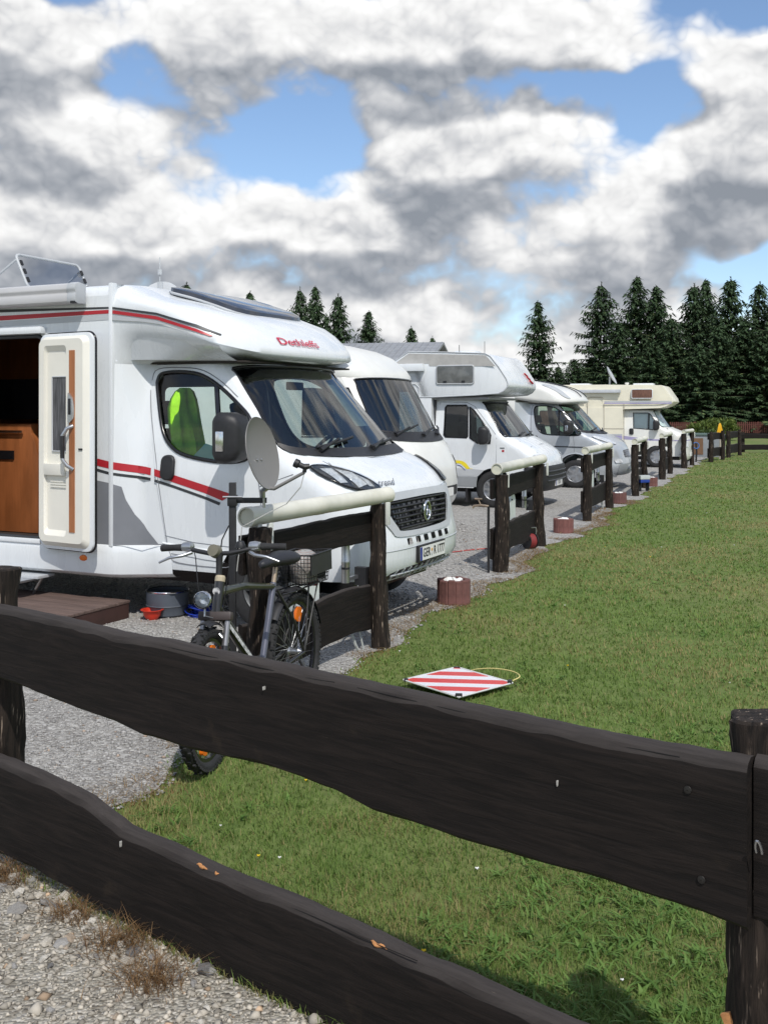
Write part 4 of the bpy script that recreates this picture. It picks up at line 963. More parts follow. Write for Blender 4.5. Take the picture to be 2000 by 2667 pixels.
    MB().tube([(-3.0, 1.5, 2.75), (-3.0, 1.5, 2.95)], .03, 6).build('dish_mount', LGREY, dd); MB().tube([(-3.04, 1.55, 2.76), (-3.04, 1.55, 3.2)], .006, 4).tube([(-3.04, 1.55, 3.03), (-3.04, 1.55, 3.08)], .022, 6).build('aerial', LGREY, o)
    # raised roof hatch over the entrance
    Mh = Matrix(((0, -.45, .893), (1, 0, 0), (0, .893, .45))).to_4x4(); Mh.translation = Vector((-3.76, .55, 2.83))
    hh = rrect(0, .84, .0, .36, .05, 4); Hf = lambda off: (lambda a, c: Mh @ Vector((a, c, off)))
    hp = panel('roof_hatch', hh, Hf(0), glass('hatch_acrylic', (.62, .64, .68), extra=.10), o, step=.2); rim_tube('hatch_frame', hh, Hf(0), .014, LGREY, hp)
    for (a, c) in ((.02, .08), (.02, .17), (.02, .26), (.82, .08), (.82, .17), (.82, .26)): MB().box(a-.012, a+.012, c-.025, c+.025, .010, .026, Mh).build('hatch_clip', BLK, hp)
    MB().box(-4.5, -3.84, .5, 1.5, 2.745, 2.79).build('hatch_base', LGREY, hp)
    MB().tube([Mh @ Vector((-.01, .30, 0)), (-4.40, .53, 2.80)], .012, 5).tube([Mh @ Vector((.85, .30, 0)), (-4.40, 1.45, 2.80)], .012, 5).build('hatch_strut', LGREY, hp)
    # awning cassette
    aw = [(-.02, 2.73), (-.10, 2.745), (-.145, 2.73), (-.155, 2.69), (-.14, 2.66), (-.15, 2.635), (-.145, 2.59), (-.11, 2.575), (-.02, 2.58)]
    a_ = MB().prism(aw, lambda v, h: (-6.6, v, h+.0), lambda v, h: (-2.66, v, h)).build('awning', mat('awning_grey', (.50, .50, .51), .4, .06, 2), o, bevel=.008)
    MB().prism([(v*1.04, 2.66+(h-2.66)*1.06) for v, h in aw], lambda v, h: (-2.66, v, h), lambda v, h: (-2.57, v, h)).build('awning_end', LGREY, a_, bevel=.012); box('end_clip', BLK, a_, -2.62, -2.575, -.155, -.10, 2.572, 2.592)
    # mirror, wheels, underside, step, interior of the cab
    mirror(o, -1.06, -.16, 1.50, BLK, 1.0); mirror(o, -1.34, 2*C+.10, 1.50, BLK, .9, False)
    for v, fl in ((.16, 1), (2*C-.16, -1)):
        wheel(o, -.95, v+.07*fl, .335, .215, flip=fl, m_rim=mat('steel_rim', (.10, .105, .11), .5, .2, 9, metal=.4)); wheel(o, -5.0, v+.07*fl, .335, .215, flip=fl, m_rim=MATS['steel_rim'])
    box('wheel_housing', BLK, o, -1.42, -.50, .10, .13, .42, .86) if False else None
    box('chassis', BLKG, o, -6.6, -.35, .45, 1.85, .28, .50); box('underbody', BLKG, o, -6.8, -2.0, .12, 2.2, .40, .46)
    box('step_frame', LGREY, o, -3.75, -3.02, -.10, .10, .30, .325, bevel=.004); box('step_tread', ALU, o, -3.70, -3.06, -.26, -.06, .285, .305, bevel=.004)
    MB().tube([(-3.05, .0, .32), (-3.12, -.02, .20), (-3.16, 0, .16)], .012, 5).build('step_strut', STEEL, o)
    box('dashboard', BLK, o, -1.30, -.72, .22, 2.08, .85, 1.33, bevel=.06); box('bulkhead', BLKG, o, -.70, -.60, .25, 2.05, .45, 1.30)
    seat(o, -1.75, .62); seat(o, -1.75, 1.68); steering(o, -1.28, 1.65, 1.33); box('rear_mirror', BLK, o, -1.30, -1.27, 1.02, 1.28, 1.88, 1.95, bevel=.01)
    mat('curtain_dark', (.05, .05, .055), .9)
    pf3 = Nose.front(N, -.06); panel('screen_shade', [(1.35, 1.60), (2.0, 1.60), (1.98, 2.0), (1.4, 2.0)], lambda v, h: N.front(-.05)(v, h), mat('pale_blind', (.42, .45, .43), .8, .2, 9), o, step=.1)
    # jacket on the seat and papers on the shelf, seen through the near window
    jk = MB(); prof_ = [(1.15, .19, .10), (1.30, .185, .10), (1.45, .175, .09), (1.60, .165, .085), (1.72, .155, .08), (1.80, .135, .07), (1.86, .10, .05), (1.89, .05, .03)]; rings = []
    for h, a, b_ in prof_:
        rings.append([(.05*math.sin(h*6)+.10*(h-1.5)+a*math.cos(t)*(1+.08*math.sin(3*t+h*8)+.05*math.sin(7*t+h*3)), b_*math.sin(t)*(1+.22*math.sin(9*t+h*4)+.12*math.sin(5*t-h*6)), h) for t in np.linspace(0, 6.2832, 29)[:-1]])
    jk.loft(rings, True, True, True); j = jk.build('jacket', mat('jacket_green', (.34, .74, .04), .8, .25, 7, bump=.3, bscale=12), None, smooth=True, sharp=60)
    j.location = o.matrix_basis @ Vector((-1.86, .36, .0)); j.rotation_euler = (0, 0, R(60)); tag(j, 'bright green jacket hung over the seat behind the nearest cab window', 'jacket')
    pj = MB().box(-.14, .14, -.10, .10, 0, .006, Matrix.Rotation(R(16), 4, 'Y') @ Matrix.Rotation(R(38), 4, 'X')).build('paper_sheet', mat('paper_mint', (.42, .72, .66), .8), None)
    pj.location = o.matrix_basis @ Vector((-1.52, .25, 1.335)); pj.rotation_euler = (0, 0, -R(25.5)); tag(pj, 'mint green paper sheet lying inside the nearest cab window', 'paper')
    return o
o1 = None
def rootM(x, y, phi): return Matrix.Translation((x, y, 0)) @ Matrix.Rotation(-R(phi), 4, 'Z')
RV_A = motorhome_near()

def coach(o, UB, u1, hb, ht, W, m, rr=.12):
    extr('coach_body', body_section(hb, ht, W, rr), UB, u1, m, o)
def cap_loft(o, C, prof, u0, m, lipf, A0=.55, p=2.5, W=1.15, name='overcab'):
    b = MB(); rings = []; npl = 16
    for i, (h, uf, ins_) in enumerate(prof):
        A = max(.02, min(A0, uf-u0)); Bv = W-ins_
        pts = [(uf-A+A*math.sin(math.pi/2*j/npl)**(2/p), math.cos(math.pi/2*j/npl)**(2/p)) for j in range(npl+1)]
        left = [(u0+(uf-A-u0)*k/5, 1.) for k in range(5)]+pts
        full = [(u, C-Bv*w) for u, w in left]+[(u, C+Bv*w) for u, w in left[::-1][1:]]
        rings.append([(u, v, h+lipf(u, h)) for u, v in full])
    return b.loft(rings, False).build(name, m, o, smooth=True, sharp=60)
def cab(o, N, C, so, fo, win, wsh, m, gls=GLD, fholes=(), bars=(), step=.09):
    for far in (False, True):
        panel('cab_side', so, N.side(0, far), m, o, win, step)
        for w_ in win:
            g = panel('side_window', w_, N.side(-.012, far), gls, o, step=.15); rim_tube('window_seal', w_, N.side(0, far), .014, BLKG, g)
            for (a, b) in bars: MB().tube([N.side(-.002, far)(*a), N.side(-.002, far)(*b)], .022, 5).build('window_bar', BLKG, g)
    panel('cab_front', fo, N.front(), m, o, [wsh]+list(fholes), step)
    ws = panel('windscreen', wsh, N.front(-.01), gls, o, step=.12); rim_tube('screen_seal', wsh, N.front(0), .012, BLKG, ws)
    return ws
def lamp(o, N, C, hl, off=.012):
    for far in (False, True):
        hp = [((2*C-v) if far else v, h) for v, h in hl]
        l = panel('headlight', hp, N.front(off), mat('lamp_reflector'), o, step=.05) if 'lamp_reflector' in MATS else panel('headlight', hp, N.front(off), CHROME, o, step=.05)
        rim_tube('lamp_edge', hp, N.front(off), .006, LGREY, l)
def plate(o, N, C, h, text=None):
    p = MB().box(-.01, .012, -.26, .26, -.055, .055, Matrix.Translation(N.front(.015)(C, h))).build('number_plate', mat('plate_white'), o)
    MB().box(-.01, .014, -.258, -.215, -.052, .052, Matrix.Translation(N.front(.015)(C, h))).build('country_band', mat('plate_blue'), p)
    if text: text_obj('plate_text', text, .095, lambda x, y: N.front(.015)(C, h)+Vector((.014, x+.02, y)), mat('plate_black'), p, xs=.9, bold=.001)
mat('plate_white', (.78, .78, .75)); mat('plate_blue', (.01, .03, .28)); mat('plate_black', (.015, .015, .015))

# ------------------------------------------------------------------ 2: white integrated motorhome with tall dark windscreen
def motorhome_integrated():
    o = thing('motorhome', 'white motorhome with tall dark windscreen and rounded nose, second in the row', 'motorhome', (.375, 13.212, 0), -R(23), 'motorhomes parked along the fence row')
    C = 1.15; N = Nose(C, [(.3, 1.10), (.6, 1.14), (1.4, 1.14), (2.16, 1.10)], [(.36, -.06), (.46, .02), (.70, .03), (.95, .0), (1.2, -.12), (1.36, -.25), (2.16, -.69)], [(.3, .55), (2.2, .55)], [(.3, 2.5), (2.2, 2.5)])
    N.hs = 1.44
    wsh = spline([(.16, 2.06), (.26, 2.13), (C, 2.15), (2.04, 2.13), (2.14, 2.06), (2.18, 1.75), (2.2, 1.48), (2.05, 1.41), (C, 1.39), (.25, 1.41), (.10, 1.48), (.12, 1.75)], 4)
    win = spline([(-1.6, 2.0), (-.95, 2.0), (-.78, 1.7), (-.72, 1.36), (-1.6, 1.36)], 1)
    so = N.side_outline(lambda h: -2.4, .40, 2.16, (-1.15, .34, .42))
    ws = cab(o, N, C, so, N.front_outline(.38, 2.16), [win], wsh, CREAMW)
    panel('screen_cowl', spline([(.10, 1.49), (.25, 1.43), (C, 1.41), (2.05, 1.43), (2.2, 1.49), (2.17, 1.36), (2.0, 1.30), (C, 1.27), (.3, 1.30), (.13, 1.36)], 3), N.front(.010), BLK, o, step=.08)
    for a in ((.30, 1.40, .95, 1.50), (.95, 1.37, 1.55, 1.46), (1.5, 1.37, 2.02, 1.47)): wiper(o, N, *a)
    prof = [(2.15, -.685, .045), (2.20, -.70, .02), (2.29, -.77, .0), (2.40, -.90, .0), (2.47, -.99, .0), (2.57, -1.23, .02), (2.65, -1.58, .05), (2.70, -1.95, .1), (2.735, -2.2, .2), (2.75, -2.34, .45)]
    cap_loft(o, C, prof, -2.4, CREAMW, lambda u, h: 0, .55, 2.5)
    coach(o, -7.2, -2.4, .42, 2.752, 2.3, CREAMW)
    lamp(o, N, C, rrect(.16, .50, .74, .93, .05)); panel('air_intake', rrect(.55, 1.75, .52, .66, .04), N.front(.006), BLK, o, step=.1)
    for v0, v1 in ((.10, .45), (1.85, 2.2)): panel('lamp_recess', rrect(v0, v1, .94, 1.06, .02), N.front(.010), BLKG, o, step=.06)
    plate(o, N, C, .58)
    for v, fl in ((.16, 1), (2.14, -1)): wheel(o, -1.15, v, .335, .21, flip=fl); wheel(o, -5.2, v, .335, .21, flip=fl)
    box('dashboard', BLK, o, -1.5, -.55, .2, 2.1, .8, 1.36, bevel=.05); box('inner_screen', mat('screen_blind', (.20, .20, .20), .8, .25, 3, stretch=(3, 3, .4)), o, -1.10, -1.08, .12, 2.18, 1.30, 2.14)
    box('underbody', BLKG, o, -7, -.4, .25, 2.05, .3, .46)
motorhome_integrated()

# ------------------------------------------------------------------ 3: white alcove motorhome with yellow stripe
def alcove_body(o, poly, W, m, trim, taper=0.):
    c = W/2
    # the nose of the alcove narrows a little in plan
    umax = max(u for u, h in poly); b = MB(); rings = []
    pb = spline(poly, 1)
    f0 = lambda u, h: (u, taper*max(0, (u-(umax-.5))/.5)**2, h); f1 = lambda u, h: (u, W-taper*max(0, (u-(umax-.5))/.5)**2, h)
    n = len(pb); vs = [f0(*p) for p in pb]+[f1(*p) for p in pb]; b.add(vs, [tuple(range(n)), tuple(range(2*n-1, n-1, -1))]+[(i, (i+1) % n, n+(i+1) % n, n+i) for i in range(n)])
    q = b.build('alcove', m, o, smooth=True, sharp=40, bevel=.012)
    if trim:
        t = MB().tube([f0(*p) for p in poly], .012, 5).build('edge_trim', trim, q); MB().tube([f1(*p) for p in poly], .012, 5).build('edge_trim', trim, q)
    return q
def pane(o, name, u0, u1, h0, h1, v, m, frame, r=.04, th=.02):
    w = MB().prism(rrect(u0, u1, h0, h1, r, 3), lambda u, h: (u, v+.005, h), lambda u, h: (u, v-th, h)).build(name, m, o, bevel=.004)
    rim_tube('frame', rrect(u0, u1, h0, h1, r, 3), lambda u, h: Vector((u, v-th*.6, h)), .014, frame, w); return w
def motorhome_alcove():
    o = thing('motorhome', 'white alcove motorhome with yellow stripe on its cab door, third in the row', 'motorhome', (2.681, 17.744, 0), -R(22), 'motorhomes parked along the fence row')
    W = 2.12; C = W/2
    N = Nose(C, [(.3, .97), (.5, 1.0), (1.2, 1.0), (1.9, .88)], [(.30, .02), (.38, .06), (.70, .06), (.76, .03), (.90, .0), (1.0, -.07), (1.10, -.24), (1.20, -.42), (1.23, -.50), (1.92, -1.03)], [(.3, .32), (1.2, .34), (1.92, .30)], [(.3, 3.0), (2, 3.0)])
    N.hs = 1.28
    alc = [(-2.77, 2.553), (-2.412, 2.765), (-1.71, 2.742), (-.985, 2.705), (-.90, 2.66), (-.757, 2.478), (-.625, 2.27), (-.592, 2.18), (-.60, 2.12), (-.66, 2.05), (-.757, 2.005), (-1.2, 1.975), (-1.98, 1.945), (-2.2, 1.945)]
    alcove_body(o, alc, W, WHITE, LGREY, .05)
    panel('grey_band', [(-2.70, 2.545), (-2.41, 2.735), (-.98, 2.675), (-.80, 2.48), (-2.02, 2.50), (-2.03, 2.545)], lambda u, h: Vector((u, -.004, h)), mat('band_beige', (.42, .41, .39), .5), o, step=.2)
    extr('coach_body', body_section(.40, 2.56, W, .06), -6.6, -1.98, WHITE, o)
    wv = pane(o, 'alcove_window', -1.88, -1.19, 2.18, 2.50, 0, mat('acrylic_grey', (.15, .155, .15), .2, .3, 6), LGREY)
    for u in (-1.72, -1.38): box('window_catch', BLK, wv, u-.03, u+.03, -.03, -.02, 2.20, 2.235)
    box('awning', WHITE, o, -6.2, -2.10, -.13, -.005, 2.41, 2.545, bevel=.02)
    seam(o, spline([(-2.85, .5), (-2.85, 2.12), (-2.80, 2.18), (-2.28, 2.18), (-2.22, 2.12), (-2.22, .5)], 1, False), lambda u, h: Vector((u, -.004, h)), .012, 'door_trim', LGREY)
    w1 = spline([(-1.77, 1.76), (-1.74, 1.80), (-1.38, 1.80), (-1.35, 1.77), (-1.325, 1.25), (-1.34, 1.225), (-1.74, 1.235), (-1.77, 1.27)], 1)
    w2 = [(-1.315, 1.775), (-1.23, 1.71), (-.955, 1.37), (-.905, 1.27), (-.915, 1.13), (-1.15, 1.135), (-1.285, 1.22)]
    so = N.side_outline(lambda h: -1.98, .34, 1.92, (-.85, .33, .37))
    wsh = spline([(.24, 1.80), (.30, 1.86), (C, 1.875), (W-.30, 1.86), (W-.24, 1.80), (W-.16, 1.5), (W-.12, 1.28), (W-.25, 1.245), (C, 1.235), (.25, 1.245), (.12, 1.28), (.16, 1.5)], 4)
    cab(o, N, C, so, N.front_outline(.30, 1.92), [w1, w2], wsh, WHITE)
    box('cab_lintel', mat('shade_trim', (.30, .30, .31), .7), o, -1.98, -.95, .08, W-.08, 1.90, 1.94)
    panel('bumper', rrect(C-.86, C+.86, .31, .73, .05), N.front(.02), BLK, o, step=.07); panel('bumper', [(-.30, .31), (-.30, .73), (-.02, .73), (-.02, .31)], N.side(.02), BLK, o, step=.05)
    for k in range(3): MB().tube([N.front(.03)(C-.7+1.4*j/8, .48+.08*k) for j in range(9)], .012, 4).build('bumper_rib', CHAR, o)
    lamp(o, N, C, rrect(.12, .42, .77, .93, .02)); plate(o, N, C, .42, 'SO B'); box('bonnet_vent', BLK, o, -.5, -.48, C-.4, C-.1, 1.18, 1.2) if False else None
    seam(o, [(.30, 1.07), (C, 1.10), (W-.3, 1.07)], N.front(.003), .005)
    seam(o, [(-.80, 1.23), (-.81, .80), (-.81, .72)], N.side(.001), .004); seam(o, [(-1.87, 1.86), (-1.875, .37), (-1.22, .365)], N.side(.001), .005)
    seam(o, [(-1.87, 1.86), (-1.37, 1.85), (-1.22, 1.78), (-.82, 1.29)], N.side(.001), .004)
    panel('silver_base', [(-1.97, .36), (-1.17, .36), (-1.16, .45), (-1.14, .545), (-1.97, .545)], N.side(.003), mat('base_silver', (.36, .38, .40), .4, .05, 4, metal=.3), o, step=.08)
    panel('grey_band', [(-1.86, .555), (-1.13, .555), (-1.02, .66), (-1.22, .675), (-1.86, .70)], N.side(.003), LGREY, o, step=.08)
    panel('yellow_stripe', spline([(-1.865, .825), (-1.62, .825), (-1.45, .82), (-1.36, .78), (-1.29, .70), (-1.25, .675), (-1.235, .69)], 3, False)[::-1]+[(-1.865, .765)][:0]+spline([(-1.865, .775), (-1.5, .772), (-1.42, .74), (-1.34, .672)], 3, False), N.side(.0045), YEL, o, step=.06)
    seam(o, spline([(-1.865, .748), (-1.55, .745), (-1.45, .725), (-1.37, .65)], 3, False), N.side(.005), .006, 'blue_line', BLUE)
    pane(o, 'door_handle', -1.85, -1.72, .99, 1.13, .06, BLK, BLK, .02, .03); MB().lathe([(.001, 0), (.016, 0), (.016, .02)], 10, Matrix.Translation((-1.79, .058, .935)) @ Matrix.Rotation(R(90), 4, 'X')).build('lock', BLK, o)
    box('badge', RED, o, -.70, -.66, .055, .058, .985, 1.02); box('badge', CHAR, o, -.735, -.655, .055, .058, 1.045, 1.06)
    mirror(o, -.98, -.10, 1.27, BLK, .82, False); mirror(o, -1.25, W+.06, 1.27, BLK, .8, False)
    bd = MB()
    for k, (z, y) in enumerate(((2.40, 1.62), (2.34, 1.66), (2.27, 1.72))): bd.tube([(-.757+(2.478-z)*.62+.01, y, z), (-.757+(2.478-z+.05)*.62+.012, y+.10, z-.05)], .02, 5)
    bd.build('red_emblem', RED, o)
    wiper(o, N, .55, 1.26, 1.0, 1.30); wiper(o, N, 1.1, 1.26, 1.6, 1.30)
    for v, fl in ((.17, 1), (W-.17, -1)): wheel(o, -.85, v, .325, .20, flip=fl); wheel(o, -4.6, v, .325, .20, flip=fl)
    box('underbody', BLKG, o, -6.4, -.25, .35, W-.35, .25, .42); box('mud_flap', BLK, o, -1.38, -1.34, .10, .32, .08, .36)
    box('dashboard', BLK, o, -1.05, -.52, .14, W-.14, .7, 1.2, bevel=.05); seat(o, -1.5, .55, sc=.88); seat(o, -1.5, W-.55, sc=.88); steering(o, -1.08, W-.55, 1.2)
    box('cab_curtain', mat('curtain_dark'), o, -1.96, -1.94, .1, W-.1, .5, 1.9)
    for u, v in ((-1.55, .8), (-2.2, 1.3)): box('roof_vent', WHITE, o, u-.2, u+.2, v-.2, v+.2, 2.72, 2.80, bevel=.03)
    MB().tube([(-1.62, .5, 2.74), (-1.62, .5, 2.90)], .006, 4).tube([(-1.35, 1.2, 2.72), (-1.35, 1.2, 3.0)], .005, 4).build('aerial', BLK, o)
motorhome_alcove()

# ------------------------------------------------------------------ 4: semi-integrated with silver cab
def motorhome_silver():
    o = thing('motorhome', 'motorhome with silver cab, alloy wheels and white overcab, fourth in the row', 'motorhome', (5.021, 22.344, 0), -R(22), 'motorhomes parked along the fence row')
    o.scale = (.97, .97, .895); C = 1.15
    N = Nose(C, [(.3, 1.0), (.5, 1.035), (1.2, 1.035), (1.45, 1.0), (2.1, .86)], [(.30, .02), (.38, .10), (.55, .12), (.66, .10), (.80, .06), (.95, .02), (1.08, -.05), (1.16, -.15), (1.24, -.28), (1.32, -.44), (1.36, -.54), (2.10, -1.17)],
             [(.3, .42), (1.1, .45), (1.36, .46), (2.1, .46)], [(.3, 2.5), (1.1, 2.6), (1.4, 2.5), (2.1, 2.4)])
    N.hs = 1.40
    win = spline([(-1.935, 1.88), (-1.925, 1.98), (-1.87, 2.02), (-1.66, 2.025), (-1.48, 1.99), (-1.31, 1.89), (-1.14, 1.76), (-1.0, 1.60), (-.86, 1.40), (-.88, 1.30), (-1.31, 1.30), (-1.66, 1.325), (-1.80, 1.41), (-1.885, 1.58)], 4)
    wsh = spline([(.322, 1.98), (.36, 2.05), (.7, 2.065), (C, 2.07), (1.6, 2.065), (1.94, 2.05), (1.978, 1.98), (2.04, 1.7), (2.10, 1.45), (2.02, 1.385), (1.6, 1.365), (C, 1.36), (.7, 1.365), (.28, 1.385), (.20, 1.45), (.26, 1.7)], 4)
    so = N.side_outline(pl([(.3, -1.9), (2.1, -2.06)]), .27, 2.08, (-.95, .40, .44)); gr = rrect(C-.42, C+.42, .74, .93, .05)
    cab(o, N, C, so, N.front_outline(.32, 2.08), [win], wsh, SILVER, glass('green_glass', (.38, .52, .48), extra=.05), [gr], [((-1.335, 1.31), (-1.365, 1.93))])
    gb = panel('grille', gr, N.front(-.03), BLKG, o, step=.1)
    for k in range(6): v = C-.36+k*.144; MB().tube([N.front(.0)(v, .75), N.front(.0)(v, .92)], .010, 4).build('grille_bar', ALU, gb)
    for h in (.79, .84, .89): MB().tube([N.front(.0)(C-.4, h), N.front(.0)(C+.4, h)], .012, 4).build('grille_bar', ALU, gb)
    panel('bumper', [(v, h) for v, h in rrect(C-.85, C+.85, .33, .60, .08)], N.front(.012), mat('bumper_grey', (.30, .32, .33), .5, .08), o, step=.08)
    lamp(o, N, C, spline([(.17, 1.24), (.21, 1.28), (.32, 1.26), (.46, 1.19), (.52, 1.10), (.46, 1.08), (.32, 1.10), (.22, 1.16)], 4)); lamp(o, N, C, rrect(.22, .48, .63, .72, .03), .016)
    panel('cowl', spline([(.17, 1.44), (.30, 1.41), (C, 1.395), (2.0, 1.41), (2.13, 1.44), (2.10, 1.375), (1.95, 1.345), (C, 1.32), (.35, 1.345), (.20, 1.375)], 3), N.front(.012), BLK, o, step=.08)
    wiper(o, N, .42, 1.40, .95, 1.47); wiper(o, N, 1.15, 1.39, 1.72, 1.44); plate(o, N, C+.0, .50)
    seam(o, [(-1.98, 1.035), (-1.4, 1.02), (-.6, 1.005)], N.side(.004), .014, 'rub_strip', CHAR)
    seam(o, spline([(-1.0, 1.30), (-.985, .86), (-1.15, .74), (-1.28, .55), (-1.33, .36), (-1.80, .36), (-1.90, .7), (-1.97, 1.3), (-2.0, 1.75), (-1.985, 1.97), (-1.93, 2.055), (-1.66, 2.06), (-1.46, 2.03)], 4, False), N.side(.001), .005)
    seam(o, [(-.95+.415*math.cos(t), .44+.415*math.sin(t)) for t in np.linspace(3.5, .15, 18)], N.side(.0), .018, 'arch_lip', SILVER)
    seam(o, [(-1.95, .31), (-1.34, .31)], N.side(.0), .02, 'sill', SILVER)
    panel('door_handle', rrect(-1.93, -1.82, 1.17, 1.28, .03, 3), N.side(.025), BLK, o, step=.06)
    mirror(o, -1.06, -.12, 1.50, BLK, .95); mirror(o, -1.34, 2.40, 1.50, BLK, .9, False)
    prof = [(2.085, -1.20, .12), (2.10, -1.0, .06), (2.12, -.93, .015), (2.145, -.915, .0), (2.20, -.93, .0), (2.28, -.99, .0), (2.36, -1.07, .0), (2.43, -1.18, .0), (2.52, -1.42, .01), (2.60, -1.75, .04), (2.66, -2.05, .09), (2.69, -2.22, .16), (2.70, -2.3, .40)]
    lf = pl([(-2.35, .10), (-1.8, .02), (-1.25, -.03), (-.9, .0)])
    cap_loft(o, C, prof, -2.33, CREAMW, lambda u, h: lf(u)*max(0, 1-max(0, h-2.145)/.4), .62)
    capn = Nose(C, [(2., 1.15), (3, 1.15)], [(h, u) for h, u, i in prof[3:]], [(2., .62), (2.5, .62), (2.7, .3)], [(2., 2.5), (3, 2.5)])
    panel('grey_sweep', spline([(-1.75, 2.56), (-1.55, 2.53), (-1.3, 2.40), (-1.12, 2.24), (-1.10, 2.20), (-1.22, 2.25), (-1.42, 2.40)], 3), capn.side(.006), LGREY, o, step=.06)
    for v in (.85, 1.45): MB().tube([capn.front(.02)(v, 2.25+.05*k) for k in range(9)], .012, 5).build('cap_rail', CHAR, o)
    extr('coach_body', body_section(.45, 2.70, 2.3, .13), -6.8, -2.33, CREAMW, o)
    panel('fairing', [(-2.33, .45), (-1.88, .45), (-1.96, 1.25), (-2.02, 2.10), (-2.33, 2.13)], lambda u, h: Vector((u, .125*max(0., min(1., (u+2.33)/.30))+(1.035-N.B(max(1.2, h)))*max(0., min(1., (u+2.33)/.3)), h)), SILVER, o, step=.06)
    pane(o, 'coach_window', -3.1, -2.55, 1.55, 2.05, 0, BLKG, CHAR)
    for v, fl in ((.16, 1), (2.14, -1)): wheel(o, -.95, v+.05*fl, .345, .215, 'alloy', flip=fl); wheel(o, -5.0, v+.05*fl, .345, .215, 'alloy', flip=fl)
    box('underbody', BLKG, o, -6.6, -.3, .40, 1.9, .26, .5); box('dashboard', BLK, o, -1.30, -.70, .22, 2.08, .85, 1.33, bevel=.06); seat(o, -1.75, .62); seat(o, -1.75, 1.68); steering(o, -1.28, 1.65, 1.33)
    box('cab_curtain', mat('curtain_green', (.12, .22, .19), .9, .2), o, -2.30, -2.27, .3, 2.0, .7, 2.05); box('cab_roof', DARKI, o, -2.33, -1.22, .25, 2.05, 2.085, 2.10)
motorhome_silver()

